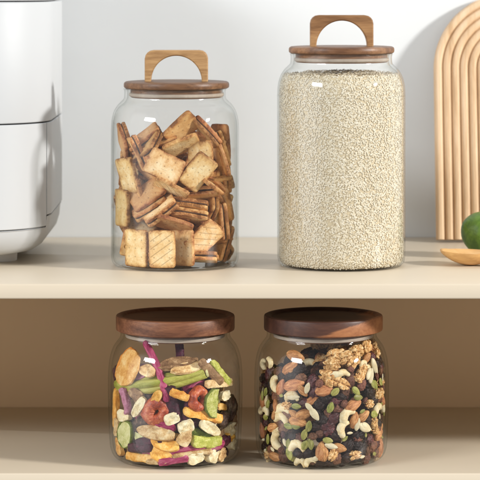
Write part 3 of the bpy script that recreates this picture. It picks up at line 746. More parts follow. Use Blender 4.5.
M['sultana'] = organic('brown_raisin_skin', [(0.3, (0.075, 0.026, 0.015)), (0.7, (0.23, 0.10, 0.058))], 350, 0.5, 1.0, 700, 0.3, 0.01)
M['cranberry'] = organic('dark_red_berry_skin', [(0.3, (0.030, 0.007, 0.009)), (0.7, (0.125, 0.028, 0.028))], 350, 0.38, 1.0, 700, 0.35, spec=0.42)
M['walnut_kernel'] = organic('walnut_kernel', [(0.34, (0.26, 0.10, 0.032)), (0.5, (0.62, 0.34, 0.115)), (0.66, (0.84, 0.62, 0.34))], 300, 0.5, 0.6, 800, 0.12)
M['sunflower'] = organic('pale_seed_kernel', [(0.3, (0.60, 0.49, 0.28)), (0.7, (0.74, 0.66, 0.46))], 300, 0.5, 0.2, 800, 0.1)
NUT = {  # kind: (name, category, material, phrase, half thickness, mesh maker, number of variants)
 'A': ('almond', 'almond', 'almond', 'brown almond', .0030, lambda s: blob('almond', almond_fn(s), 22, 16), 3),
 'C': ('cashew', 'cashew', 'cashew', 'cream cashew', .0028, lambda s: cashew_mesh('cashew', s, .0043 + .0004 * (s % 2), 185 + 15 * (s % 3)), 3),
 'P': ('pumpkin_seed', 'seed', 'pepita', 'green pumpkin seed', .0010, lambda s: blob('pumpkin_seed', seed_fn(s), 18, 14), 3),
 'S': ('sunflower_seed', 'seed', 'sunflower', 'pale slim seed', .0010, lambda s: blob('sunflower_seed', seed_fn(s, .0086, .0042, .0022), 18, 12), 2),
 'R': ('raisin', 'raisin', 'raisin', 'black wrinkled raisin', .0036, lambda s: blob('raisin', raisin_fn(s, .0112, .0088, .0076, .34), 40, 28), 6),
 'B': ('sultana', 'raisin', 'sultana', 'brown wrinkled raisin', .0030, lambda s: blob('sultana', raisin_fn(s, .0100, .0080, .0058, .30), 40, 28), 5),
 'K': ('cranberry', 'dried berry', 'cranberry', 'dark red dried berry', .0033, lambda s: blob('cranberry', raisin_fn(s, .0108, .0080, .0064, .38), 40, 28), 5),
 'W': ('walnut', 'walnut', 'walnut_kernel', 'knobbly golden walnut piece', .0042, lambda s: blob('walnut', walnut_fn(s), 60, 42), 5),
}
NL = """W240,160,10,0.86 W298,150,20,0.86 W232,186,0,0.77 W290,178,40,0.77 W224,222,-20,1.07 W322,136,80,0.86 W266,166,0,0.77 W312,205,60,0.77 W350,160,-60,0.69 W345,140,60,0.60 A135,163,-10,1.05 R142,196,20,1.03 A120,195,35,1.00 R126,214,30,1.03 R105,215,60,1.01 B92,205,30,1.04 A132,240,25,1.15 A96,245,65,0.95 C80,235,85,1.05 K67,210,70,1.10 C50,183,60,0.80 C66,180,-70,0.70 S125,270,0,1.50 C125,271,5,1.00 A154,256,-55,0.70 S166,248,70,1.00 K180,232,70,1.20 K186,258,80,1.20 A213,255,18,1.10 S243,212,0,1.20 P241,258,40,1.10 P296,256,-45,1.10 P302,273,-5,1.10 S345,190,-60,1.70 S336,215,80,1.50 P343,238,-60,1.10 P362,232,-45,1.00 B281,226,70,1.14 B268,252,80,1.14 R255,270,0,0.92 R198,290,60,1.03 R186,310,-40,1.03 P228,300,70,1.05 A288,294,15,1.10 B246,302,0,1.04 B310,240,40,1.04 C272,322,48,1.15 C262,356,70,1.10 S318,354,-25,1.60 S300,345,80,1.30 C100,308,15,1.10 C97,330,-12,1.10 B117,317,0,1.14 P137,297,5,1.00 A158,318,22,0.95 A142,338,-4,1.10 S185,318,-55,1.40 S172,300,-45,1.00 P170,350,78,1.10 P158,372,72,1.10 P116,350,-5,1.00 P136,351,0,0.90 P55,258,62,1.00 P46,268,80,1.00 P61,290,72,1.00 A48,280,80,0.90 C56,312,-25,0.80 P55,326,5,1.05 R76,332,0,1.01 A74,352,30,0.85 A44,362,80,1.00 P61,384,78,1.10 C84,388,90,1.15 B104,352,40,1.14 B92,338,10,0.95 P115,396,80,1.05 P118,424,-75,1.20 C138,403,12,1.15 P160,400,62,1.15 P175,398,-80,1.10 R150,424,0,1.03 R170,420,40,1.01 C60,427,-50,1.00 A82,432,-6,0.90 B106,430,30,1.14 C148,447,0,0.90 C174,445,20,0.80 A203,416,82,1.10 P221,388,-12,1.05 S230,403,-8,1.20 A250,408,-12,0.90 B242,435,0,1.14 R225,440,0,1.01 R272,402,30,1.03 R300,372,30,1.03 A292,334,82,0.90 W332,290,0,0.60 C352,306,35,1.00 P345,318,-12,1.20 R324,332,0,1.03 S323,352,-30,1.50 A370,285,-45,1.00 P372,310,80,1.00 R340,280,60,1.01 P348,240,-60,1.10 A355,374,18,1.00 B338,402,80,1.14 A364,404,82,1.20 B322,434,80,1.04 B345,420,60,1.04 W292,427,0,0.65 R295,400,0,1.03 B300,384,-15,0.76 R270,430,30,1.01 R310,410,20,1.01 K346,396,30,1.10 A208,418,84,1.00 R190,350,20,1.03 S190,436,15,0.90 R205,330,60,1.03 K218,345,0,1.20 K235,328,30,1.10 B200,368,50,0.85 K160,290,30,1.00 R240,372,0,1.03 K225,362,20,1.10 R130,380,0,1.01 B148,382,0,1.04 B180,440,0,0.95 R200,445,0,1.01 R260,448,20,1.01 R320,450,0,0.92 K335,170,60,1.00 K365,200,70,1.00 R352,175,0,0.92 K340,195,40,1.00 C372,300,70,0.70 S330,210,60,1.20 R60,240,0,0.83 R50,340,0,0.92 R52,405,0,1.01 B70,410,0,0.95 R78,300,0,0.92 B85,270,20,1.04 B150,225,0,1.04 R215,275,10,1.01 K240,285,10,1.00 R330,260,0,1.01 R352,340,0,1.01 B352,355,0,0.95 K330,385,0,1.00"""
NUTS_JAR = 'nut'
def nuts():
    J = JARS['nut']; rng = random.Random(5); src = {}; count = {}
    def get(k, v):
        if (k, v) not in src:
            o = link(NUT[k][0], NUT[k][5](v * 3.7 + 1.3), M[NUT[k][2]]); src[k, v] = o; return o
        return dup(src[k, v])
    placed = []
    def put(k, pos, nor, ang, sc, tilt, front, depth):
        t1 = Vector((0, 0, 1)).cross(nor)
        t1 = t1.normalized() if t1.length > .05 else Vector((1, 0, 0))
        t2 = nor.cross(t1).normalized(); a = math.radians(ang)
        X = t1 * math.cos(a) + t2 * math.sin(a); Z = nor.copy()
        ax = Vector((rng.gauss(0, 1), rng.gauss(0, 1), rng.gauss(0, 1))).normalized(); q = Matrix.Rotation(math.radians(tilt * rng.uniform(-1, 1)), 3, ax)
        X = q @ X; Z = q @ Z; Z = (Z - X * Z.dot(X)).normalized(); Y = Z.cross(X)
        o = get(k, rng.randrange(NUT[k][6])); s = sc * .97
        o.matrix_world = frame(X, Y, Z, pos, (s * rng.uniform(.93, 1.07), s * rng.uniform(.93, 1.07), s))
        o['category'] = NUT[k][1]; note_piece(o, 'nut', NUT[k][3], NUT[k][3], front); placed.append(pos.copy())
    def surf(px, py, depth):                      # a point just inside the glass that the camera sees at px, py
        d = J['d'] - .04
        for _ in range(6):
            p = P(px, py, d); z = min(max(p.z - J['z0'], .004), .088); r = inner_r(J, z) - depth; x = max(min(p.x - J['x'], r * .985), -r * .985)
            d = J['d'] - math.sqrt(r * r - x * x)
        q = Vector((J['x'] + x, d - 2, J['z0'] + z)); return q, Vector((x, d - J['d'], 0)).normalized()
    front_pts = []
    for tok in NL.split():
        k = tok[0]; x, y, a, sc = (float(t) for t in tok[1:].split(','))
        h = NUT[k][4] * sc; dep = h * .95 + .0003
        if k in 'RBK': dep += .0016
        pos, nor = surf(245 + x / 2.6667, 295 + y / 2.6667, dep)
        if pos.z - J['z0'] < .0028 + h * .9: pos.z = J['z0'] + .0028 + h * .9
        put(k, pos, nor, a, sc, 10 if k in 'PS' else 16, True, dep); front_pts.append(pos.copy())
    # between and behind them, all round the jar, and the sloping top of the heap
    def level(x, y): return .073 + .020 * max(min((x * .9 + y * .25 + .008) / .045, 1), -.55)
    n = 0
    for _ in range(1500):                         # small bits wedged at the glass
        x_, y_ = rng.uniform(-.046, .046), rng.uniform(0, 1); a = -math.acos(max(-1, min(1, x_ / .047))); z = .006 + .078 * y_; r = inner_r(J, z) - .0022
        v = Vector((r * math.cos(a), r * math.sin(a), z))
        if z > level(v.x, v.y) - .004: continue
        pos = v + Vector((J['x'], J['d'] - 2, J['z0']))
        if any((pos - q).length < .0061 for q in placed): continue
        put(rng.choice('WWACSSPBBK'), pos, Vector((math.cos(a), math.sin(a), 0)), rng.uniform(0, 180), rng.uniform(.5, .74), 40, True, 0)
    for layer, tries, gap in ((.0046, 2600, .0056), (.0120, 800, .0080)):
        for _ in range(tries):
            a = rng.uniform(0, 2 * math.pi); z = rng.uniform(.006, .092)
            r = inner_r(J, z) - layer; v = Vector((r * math.cos(a), r * math.sin(a), z))
            if z > level(v.x, v.y): continue
            pos = v + Vector((J['x'], J['d'] - 2, J['z0']))
            if any((pos - q).length < gap for q in placed): continue
            k = rng.choice('RRBBBKKPPSAACWW' if layer < .01 else 'RRBBBKKAW')
            put(k, pos, Vector((math.cos(a), math.sin(a), 0)), rng.uniform(0, 180), rng.uniform(.72, 1.0), 30, layer < .01 and math.sin(a) < -.1, layer); n += 1
    for _ in range(900):
        a = rng.uniform(0, 2 * math.pi); r = .040 * math.sqrt(rng.uniform(0, 1)); x, y = r * math.cos(a), r * math.sin(a); z = level(x, y) - rng.uniform(0, .003)
        if r > inner_r(J, z) - .006: continue
        pos = Vector((J['x'] + x, J['d'] - 2 + y, J['z0'] + z))
        if any((pos - q).length < .0078 for q in placed): continue
        k = rng.choice('RKBBACSP' if x < 0 else 'WWARKB')
        put(k, pos, Vector((-.35, -.2, .9)).normalized(), rng.uniform(0, 180), rng.uniform(.9, 1.1), 30, False, 0); n += 1
    write_labels('nut', 'nut jar', .095, {'brown almond': 'almonds in the nut jar', 'cream cashew': 'cashews in the nut jar', 'green pumpkin seed': 'pumpkin seeds in the nut jar',
        'pale slim seed': 'pale seeds in the nut jar', 'black wrinkled raisin': 'black raisins in the nut jar', 'brown wrinkled raisin': 'brown raisins in the nut jar',
        'dark red dried berry': 'dried berries in the nut jar', 'knobbly golden walnut piece': 'walnuts in the nut jar'})
    print('nuts', len(placed))
nuts()

# ------------------------------------------------------------------ dried vegetables and fruit
def ripe(name, stops, scale=220, rough=0.5, bs=1.0, bscale=550, **k): M[name] = organic(name, stops, scale, rough, bs, bscale, **k)
ripe('okra_skin', [(0.3, (0.22, 0.23, 0.025)), (0.52, (0.38, 0.37, 0.07)), (0.72, (0.55, 0.51, 0.17))], 110, v=0.05, stretch=(.25, 1, 1))
ripe('okra_flesh', [(0.3, (0.46, 0.44, 0.16)), (0.7, (0.74, 0.70, 0.40))], 300, v=0.05)
ripe('magenta_root', [(0.3, (0.15, 0.010, 0.040)), (0.50, (0.40, 0.040, 0.12)), (0.70, (0.62, 0.18, 0.27))], 200, v=0.2, stretch=(.3, 1, 1))
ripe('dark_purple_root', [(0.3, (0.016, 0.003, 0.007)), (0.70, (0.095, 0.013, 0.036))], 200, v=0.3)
ripe('mauve_root', [(0.3, (0.28, 0.08, 0.15)), (0.7, (0.52, 0.25, 0.33))], 200, v=0.15)
ripe('orange_flesh', [(0.3, (0.58, 0.22, 0.025)), (0.5, (0.80, 0.42, 0.075)), (0.68, (0.88, 0.60, 0.22))], 130, v=0.12, h=.008)
ripe('peach_flesh', [(0.3, (0.56, 0.24, 0.05)), (0.5, (0.78, 0.43, 0.13)), (0.68, (0.88, 0.62, 0.28))], 120, v=0.08)
ripe('orange_peel', [(0.3, (0.60, 0.19, 0.03)), (0.7, (0.76, 0.32, 0.06))], 200, v=0.08)
ripe('banana_flesh', [(0.3, (0.36, 0.18, 0.06)), (0.48, (0.66, 0.43, 0.19)), (0.68, (0.82, 0.65, 0.38))], 150, v=0.14)
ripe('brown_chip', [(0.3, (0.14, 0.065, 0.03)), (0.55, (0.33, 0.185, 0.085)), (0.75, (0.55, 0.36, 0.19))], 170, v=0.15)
ripe('cream_flesh', [(0.3, (0.60, 0.44, 0.20)), (0.5, (0.80, 0.68, 0.42)), (0.68, (0.88, 0.80, 0.57))], 180, v=0.08)
ripe('ring_flesh', [(0.3, (0.20, 0.022, 0.008)), (0.50, (0.46, 0.078, 0.024)), (0.72, (0.68, 0.25, 0.10))], 170, .34, v=0.08, spec=.5)
ripe('green_flesh', [(0.3, (0.28, 0.31, 0.03)), (0.50, (0.48, 0.48, 0.09)), (0.70, (0.68, 0.64, 0.25))], 200, v=0.08)
ripe('pale_green_flesh', [(0.3, (0.42, 0.42, 0.13)), (0.52, (0.60, 0.58, 0.27)), (0.72, (0.70, 0.67, 0.40))], 170, v=0.05)
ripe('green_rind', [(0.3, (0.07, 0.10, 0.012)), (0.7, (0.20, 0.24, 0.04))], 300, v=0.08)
ripe('green_seeded_flesh', [(0.3, (0.20, 0.22, 0.02)), (0.42, (0.46, 0.47, 0.09)), (0.70, (0.68, 0.65, 0.27))], 420, v=0.08)
ripe('dark_mushroom', [(0.3, (0.022, 0.012, 0.010)), (0.55, (0.075, 0.042, 0.03)), (0.78, (0.27, 0.165, 0.10))], 260, v=0.2)
def flat_fn(seed, L, W, T, sq=3.0, rough=.10, half=False, wedge=0.0, curl=0.0):
    """A cut slice: a flat slab whose outline goes from round (sq 2) to square (sq 5), uneven; half cuts it straight; curl bends it."""
    def fn(d):
        a = math.atan2(d.y, d.x); m = math.hypot(d.x, d.y)
        e = (abs(math.cos(a)) ** sq + abs(math.sin(a)) ** sq) ** (-1 / sq)
        k = min(m / .72, 1.0) * (1 - .05 * max(m - .9, 0) * 0)
        x, y = math.cos(a) * e * k * L / 2, math.sin(a) * e * k * W / 2
        if half: y = max(y, -W * .06)
        if wedge: y *= 1 - wedge * (x / (L / 2) * .5 + .5)
        q = 1 + rough * n3(Vector((math.cos(a), math.sin(a), 0)), 1.7, seed)
        zz = d.z / .72; z = max(-1, min(1, zz * 1.25)) * T * .36
        z *= 1 + .35 * n3(Vector((x / L * 4, y / W * 4, 0)), 1.0, seed + 4)
        z += curl * ((x / (L / 2)) ** 2 - .4) + T * .28 * n3(Vector((x / L * 3, y / W * 3, 1)), 1.3, seed + 8)
        return Vector((x * q, y * q, z))
    return fn
def slab(name, seed, L, W, T, **k): 
    me = blob(name, flat_fn(seed, L, W, T, **k), 40, 26, 0); return me
def ring_mesh(name, seed, R, hole, T, oval=1.0):
    v, rings, nu, nv = [], [], 48, 20
    for i in range(nu):
        a = 2 * math.pi * i / nu; c, s = math.cos(a), math.sin(a); rm = (R + hole) / 2; rw = (R - hole) / 2; r = []
        for j in range(nv):
            b = 2 * math.pi * j / nv; w = 1 + .20 * n3(Vector((c * 1.4, s * 1.4, math.cos(b) * .8)), 1.3, seed) + .13 * n3(Vector((c * 4, s * 5, b)), 1.0, seed)
            q = rm + rw * math.cos(b) * w; r.append((c * q * oval, s * q, math.sin(b) * T / 2 * w))
        rings.append(r)
    rings.append(rings[0])
    f = []; v = [p for r in rings[:-1] for p in r]
    for i in range(nu):
        for j in range(nv):
            k, l = (i + 1) % nu, (j + 1) % nv; f.append((i * nv + j, k * nv + j, k * nv + l, i * nv + l))
    return mesh(name, v, f, 0)
def stick_mesh(name, seed, L, W, T, bend=0.0, sq=True):
    """A cut stick: rounded square section, uneven along its length, blunt ends."""
    rings, n, nu = [], 22, 20
    for i in range(n):
        t = i / (n - 1); x = (t - .5) * L; e = min(min(t, 1 - t) * n / 1.3, 1) ** .4; e = max(e, .2); ring = []
        yy = bend * (1 - (2 * t - 1) ** 2); tw = .25 * math.sin(seed + t * 2.2)
        for k in range(nu):
            a = 2 * math.pi * k / nu; c, s = math.cos(a), math.sin(a); p = 5.0 if sq else 2.0
            m = (abs(c) ** p + abs(s) ** p) ** (-1 / p); w = e * (1 + .24 * n3(Vector((t * 4, c * .8, s * .8)), 1.2, seed) + .10 * n3(Vector((t * 14, c * 2, s * 2)), 1.2, seed))
            y, z = c * m * W / 2 * w, s * m * T / 2 * w
            ring.append((x + .0006 * n3(Vector((c, s, t)), 2, seed), yy + y * math.cos(tw) - z * math.sin(tw), y * math.sin(tw) + z * math.cos(tw)))
        rings.append(ring)
    return loft(name, rings, 38)
K = 0.7757e-3                                     # metres per photo pixel at this jar
# shape, px, py, angle, length, width, thickness (photo pixels), depth behind the glass (mm), tilts, material, name, category, phrase, options
FR = [
 ('st', 124.5, 401, -68, 27, 9, 7, .3, 0, 0, 'mauve_root', 'root_stick', 'mauve curved root stick', dict(bend=2.2)),
 ('st', 115, 408, 84, 42, 7, 6, .3, 0, 0, 'orange_flesh', 'vegetable_stick', 'thin upright orange stick', {}),
 ('sl', 124, 434, 80, 27, 21, 6, .3, 0, 0, 'pale_green_flesh', 'cucumber_slice', 'pale green round slice with a knobbly rind', dict(sq=2.1, rind='green_rind')),
 ('sl', 124.5, 416, 0, 18, 14, 6, 1.5, 10, 0, 'cream_flesh', 'vegetable_piece', 'cream wedge of vegetable', dict(sq=2.6, wedge=.5)),
 ('sl', 138, 407, 58, 23, 9, 5, .3, 0, 0, 'cream_flesh', 'vegetable_piece', 'flat cream strip of vegetable', dict(sq=2.6)),
 ('ri', 155, 412, 10, 14.5, 1.6, 14, .3, -8, 12, 'ring_flesh', 'fruit_ring', 'plump red brown fruit ring with a round hole', dict(oval=1.05)),
 ('ri', 199.5, 399, 78, 12, 3.0, 11, .4, 0, 22, 'ring_flesh', 'fruit_ring', 'narrow red fruit ring with a slit hole', dict(oval=1.08)),
 ('sl', 216, 403, 84, 28, 24, 5, .3, 0, 0, 'green_seeded_flesh', 'kiwi_slice', 'bright green half slice', dict(sq=2.1, half=True, rind='green_rind')),
 ('sl', 154.5, 433.5, -7, 39, 14, 6, .3, 25, 0, 'banana_flesh', 'banana_chip', 'large tan curved chip', dict(sq=2.1, curl=-.0012)),
 ('sl', 171.5, 419, 20, 15, 11, 8, .3, 10, 10, 'cream_flesh', 'vegetable_cube', 'white diced cube', dict(sq=4, rough=.05)),
 ('sl', 186, 427, 15, 16, 12, 8, .3, -10, 10, 'cream_flesh', 'vegetable_cube', 'white diced cube', dict(sq=4, rough=.05)),
 ('st', 206, 415.5, -16, 44, 9, 7, .6, 0, 0, 'orange_flesh', 'vegetable_stick', 'long yellow orange stick', {}),
 ('sl', 211, 428, -32, 24, 11, 6, .3, 0, 0, 'cream_flesh', 'vegetable_piece', 'cream kernel shaped piece', dict(sq=2.3, curl=.001)),
 ('sl', 185.5, 437, 60, 19, 17, 6, .5, 0, 12, 'banana_flesh', 'banana_chip', 'tan wedge shaped chip', dict(sq=2.5, wedge=.6)),
 ('sl', 165, 445, -14, 29, 13, 6, .3, 28, 0, 'orange_flesh', 'carrot_slice', 'orange slice seen at an angle', dict(sq=2.1)),
 ('sl', 161.5, 449, 172, 27, 27, 6, .2, 12, 0, 'orange_flesh', 'carrot_slice', 'orange half round slice with the cut side up', dict(sq=2.0, half=True)),
 ('st', 137.5, 458, -2, 34, 9, 7, .3, 0, 0, 'orange_flesh', 'vegetable_stick', 'orange stick lying on the base', {}),
 ('st', 139, 448, 5, 29, 9, 8, .5, 0, 0, 'dark_purple_root', 'root_stick', 'dark purple root stick', {}),
 ('st', 194, 454.5, 4, 42, 4.5, 7, .3, 0, 0, 'banana_flesh', 'banana_chip', 'tan chip seen along its edge', dict(bend=.8)),
 ('st', 201, 447.5, 4, 58, 9, 8, 1.2, 0, 0, 'magenta_root', 'root_stick', 'long magenta root stick near the base', dict(bend=-1.5)),
 ('st', 173, 461.5, 8, 31, 7.5, 7, .5, 0, 0, 'magenta_root', 'root_stick', 'short purple root stick on the base', {}),
 ('sl', 195.5, 460, 20, 17, 11, 9, .3, 8, 0, 'cream_flesh', 'vegetable_cube', 'white diced chunk', dict(sq=3.4)),
 ('sl', 213, 457, 55, 17, 14, 10, .3, 0, 15, 'cream_flesh', 'vegetable_cube', 'larger white diced chunk', dict(sq=3.8)),
 ('sl', 222, 455, 60, 14, 9, 7, .8, 0, 0, 'banana_flesh', 'vegetable_piece', 'small tan lump', dict(sq=2.6)),
 ('sl', 231, 429, 10, 15, 12, 9, .3, 0, 0, 'cream_flesh', 'vegetable_cube', 'white diced cube', dict(sq=3.8)),
 ('sl', 233.5, 441, 70, 17, 11, 8, .3, 0, 0, 'cream_flesh', 'vegetable_cube', 'white upright diced piece', dict(sq=3)),
 ('sl', 230, 437, -25, 14, 8, 7, .9, 0, 0, 'orange_flesh', 'vegetable_piece', 'small orange lump', dict(sq=2.6)),
 ('st', 209, 441.5, -6, 34, 11, 8, .4, 0, 0, 'green_flesh', 'kiwi_slice', 'green slice lying on its rind', dict(bend=-1.0, rind2='green_rind')),
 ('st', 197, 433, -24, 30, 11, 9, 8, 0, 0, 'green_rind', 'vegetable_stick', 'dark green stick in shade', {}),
 ('bl', 230, 408, 60, 24, 17, 14, .6, 0, 0, 'dark_mushroom', 'mushroom', 'dark crinkled dried mushroom', {}),
 ('st', 222, 383.5, -2, 36, 8, 6, .6, 0, 0, 'banana_flesh', 'vegetable_stick', 'pale tan stick high on the right', {}),
 ('st', 222, 373, -46, 36, 7, 6, .8, 0, 0, 'green_flesh', 'vegetable_stick', 'slim green stick leaning on the glass', {}),
 ('st', 211, 372, -44, 36, 9, 5, 3.5, 0, 0, 'brown_chip', 'vegetable_stick', 'grey brown strip behind the green stick', {}),
 ('sl', 225.5, 395.5, 10, 12, 9, 6, .4, 0, 0, 'cream_flesh', 'vegetable_cube', 'small white diced bit', dict(sq=3.6)),
 ('st', 179.5, 395, -22, 20, 8, 7, 1.5, 0, 0, 'orange_flesh', 'vegetable_stick', 'short yellow orange stick', {}),
 ('sl', 177, 363.5, 14, 42, 13, 5, 11, 55, 0, 'brown_chip', 'banana_chip', 'brown edged chip on top of the heap', dict(sq=2.1, curl=-.001)),
 ('sl', 188, 368, 12, 36, 12, 5, 7, 50, 0, 'banana_flesh', 'banana_chip', 'pale chip under the brown one', dict(sq=2.1)),
 ('sl', 148, 371, -10, 17, 12, 6, 5, 20, 0, 'banana_flesh', 'banana_chip', 'small tan chip beside the magenta stick', dict(sq=2.2)),
 ('sl', 128, 368, 58, 38, 32, 3.6, 3.0, 14, -8, 'peach_flesh', 'pumpkin_slice', 'peach coloured slice with an orange rim', dict(sq=2.2, half=False, rind='orange_peel')),
 ('bl', 116.5, 373, 70, 15, 11, 9, .8, 0, 0, 'dark_purple_root', 'root_piece', 'dark purple lump at the left glass', {}),
 ('sl', 141, 372, 20, 24, 15, 5, 8, 30, 0, 'mauve_root', 'root_slice', 'mauve slice behind the pumpkin piece', dict(sq=2.2)),
 ('bl', 149, 399, 20, 20, 12, 12, 9, 0, 0, 'dark_mushroom', 'mushroom', 'dark mushroom above the round ring', {}),
 ('sl', 137, 395, -30, 18, 12, 6, 3.5, 0, 0, 'brown_chip', 'banana_chip', 'brown chip in shade', dict(sq=2.3)),
 ('sl', 157, 397, 60, 14, 9, 7, 2.5, 0, 0, 'orange_flesh', 'vegetable_piece', 'small orange bit above the round ring', dict(sq=2.6)),
 ('st', 173, 408, 100, 46, 14, 12, 5, 0, 0, 'dark_purple_root', 'root_stick', 'thick dark purple root behind the rings', {}),
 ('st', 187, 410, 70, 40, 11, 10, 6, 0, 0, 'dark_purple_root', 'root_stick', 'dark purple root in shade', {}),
 ('sl', 117.5, 427, 70, 18, 11, 6, .9, 0, 0, 'banana_flesh', 'vegetable_piece', 'tan piece at the left glass', dict(sq=2.5)),
 ('sl', 118.5, 447, -50, 20, 10, 6, .5, 0, 0, 'peach_flesh', 'vegetable_piece', 'peach piece low at the left glass', dict(sq=2.4)),
 ('bl', 117, 455, 20, 14, 10, 9, .8, 0, 0, 'dark_purple_root', 'root_piece', 'dark purple lump near the base', {}),
 ('sl', 156.5, 464.5, 3, 22, 6, 6, .4, 0, 0, 'banana_flesh', 'vegetable_piece', 'tan sliver on the base', dict(sq=2.4)),
 ('st', 219, 444, 20, 30, 9, 8, 3.5, 0, 0, 'dark_purple_root', 'root_stick', 'dark purple root near the right glass', {}),
 ('st', 193, 386, 30, 26, 8, 8, 13, 0, 0, 'magenta_root', 'root_stick', 'magenta root under the green pod', {}),
 ('bl', 222, 420, 40, 18, 13, 12, 3, 0, 0, 'dark_mushroom', 'mushroom', 'dark mushroom in shade at the right', {}),
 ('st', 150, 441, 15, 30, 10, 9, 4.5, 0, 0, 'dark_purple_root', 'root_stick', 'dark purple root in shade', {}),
 ('bl', 143, 424, 15, 22, 14, 12, 5, 0, 0, 'dark_mushroom', 'mushroom', 'dark mushroom under the round ring', {}),
 ('sl', 236, 418, 80, 16, 8, 6, .8, 0, 0, 'brown_chip', 'banana_chip', 'brown chip edge at the right glass', dict(sq=2.3)),
]
def fruit():
    J = JARS['fruit']; rng = random.Random(8); placed = []
    def make(shape, L, W, T, mat, name, opt, seed):
        L, W, T = L * K, W * K, T * K; opt = dict(opt); rind = opt.pop('rind', None); opt.pop('rind2', None)
        if shape == 'st': me = stick_mesh(name, seed, L, W, T, **{k: v * K for k, v in opt.items()})
        elif shape == 'sl': me = slab(name, seed, L, W, T, **opt)
        elif shape == 'bl': me = blob(name, raisin_fn(seed, L * 1.1, W * 1.1, T * 1.1, .38), 36, 26)
        o = link(name, me, M[mat])
        if rind:                                  # the skin round the slice's edge
            pts, n, half = [], 40, opt.get('half')
            a0, a1 = (-.12, math.pi + .12) if half else (0, 2 * math.pi) if rind == 'green_rind' else (.2, 3.0)
            closed = not half and rind == 'green_rind'; sq = opt.get('sq', 2); rings = []
            for i in range(n + (0 if closed else 1)):
                a = a0 + (a1 - a0) * i / n; e = (abs(math.cos(a)) ** sq + abs(math.sin(a)) ** sq) ** (-1 / sq); q = 1 + .10 * n3(Vector((math.cos(a), math.sin(a), 0)), 1.7, seed)
                c = Vector((math.cos(a) * e * L / 2 * q, math.sin(a) * e * W / 2 * q, 0)); out = Vector((math.cos(a), math.sin(a), 0)); w = (.0008 if closed or half else .0017) * (1 + .5 * noise.noise(Vector((a * 5, seed, 0)))) * (1 if closed else min(1, 6 * min(i, n - i) / n + .15))
                rings.append([c + out * math.cos(b) * w + Vector((0, 0, math.sin(b) * T * .42)) for b in (2 * math.pi * k / 10 for k in range(10))])
            if closed:
                v = [p for r in rings for p in r]; m = 10; f = [(i * m + j, ((i + 1) % n) * m + j, ((i + 1) % n) * m + (j + 1) % m, i * m + (j + 1) % m) for i in range(n) for j in range(m)]
                link('rind', mesh('rind', v, f, 0), M[rind], o)
            else: link('rind', loft('rind', rings, 0), M[rind], o)
        return o
    def put(o, pos, nor, ang, tx, ty):
        t1 = Vector((0, 0, 1)).cross(nor); t1 = t1.normalized() if t1.length > .05 else Vector((1, 0, 0)); t2 = nor.cross(t1).normalized()
        q = Matrix.Rotation(math.radians(-tx), 3, t1) @ Matrix.Rotation(math.radians(ty), 3, t2); a = math.radians(ang)
        X = q @ (t1 * math.cos(a) + t2 * math.sin(a)); Z = q @ nor; o.matrix_world = frame(X, Z.cross(X), Z, pos)
    def settle(o):                                # slide a piece back until no point of it is outside the glass
        bpy.context.view_layer.update()
        mw = o.matrix_world.copy(); vs = [mw @ v.co for v in o.data.vertices]; dz = 0
        low = min(v.z for v in vs) - J['z0'] - .0026
        if low < 0: dz = -low
        for _ in range(4):
            worst = 0; w = None
            for v in vs:
                x, y, z = v.x - J['x'], v.y - J['d'] + 2, v.z + dz - J['z0']; e = math.hypot(x, y) - (inner_r(J, max(z, .006)) - .0004)
                if e > worst: worst = e; w = Vector((x, y, 0)).normalized()
            if worst <= 0: break
            w = (w + Vector((o.location.x - J['x'], o.location.y - J['d'] + 2, 0)).normalized()).normalized()
            vs = [v - w * worst * 1.02 for v in vs]; o.location -= w * worst * 1.02
        o.location.z += dz
    CAT = {'banana_chip': 'fruit chip', 'fruit_ring': 'dried fruit', 'kiwi_slice': 'dried fruit', 'mushroom': 'mushroom'}
    for i, (sh, px, py, ang, L, W, T, dep, tx, ty, mat, name, phrase, opt) in enumerate(FR):
        if sh == 'ri':
            o = link(name, ring_mesh(name, i, L * K, W * K, T * K, opt['oval']), M[mat]); th = T * K / 2
        else: o = make(sh, L, W, T, mat, name, opt, i * 1.37); th = (T if sh != 'bl' else T * 1.05) * K / 2
        d = J['d'] - .04
        for _ in range(6):
            p = P(px, py, d); z = min(max(p.z - J['z0'], .006), .09); r = inner_r(J, z) - dep * .001 - th; x = max(min(p.x - J['x'], r * .98), -r * .98); d = J['d'] - math.sqrt(r * r - x * x)
        nor = Vector((x * .75, d - J['d'], 0)).normalized()
        put(o, Vector((J['x'] + x, d - 2, J['z0'] + z)), nor, ang, tx, ty); settle(o)
        o['category'] = CAT.get(name, 'dried vegetable'); note_piece(o, 'fruit', phrase, phrase, True); placed.append(o.location.copy())
    def along(name, pa, pb, bend, rad, mat, label_phrase, flat=1.0, bow=0.0, **k):
        """A long piece from one point to another."""
        v = pb - pa; L = v.length; n = 26
        pts = [Vector((L * t, bend * math.sin(math.pi * t), 0)) for t in np.linspace(0, 1, n)]; lift = [bow * math.sin(math.pi * t) for t in np.linspace(0, 1, n)]
        rr = [rad(t) for t in np.linspace(0, 1, n)]
        me = tube(name, pts, rr, 30, flat, len(PIECES), .08, **k)
        for i, vert in enumerate(me.vertices): vert.co.z += lift[i // 30]
        me.update(); o = link(name, me, M[mat])
        X = v.normalized(); Z = Vector((0, -1, 0)); Z = (Z - X * Z.dot(X)).normalized(); o.matrix_world = frame(X, Z.cross(X), Z, pa)
        o['category'] = 'dried vegetable'; note_piece(o, 'fruit', label_phrase, label_phrase, True); placed.append((pa + pb) / 2); return o
    y0 = J['d']
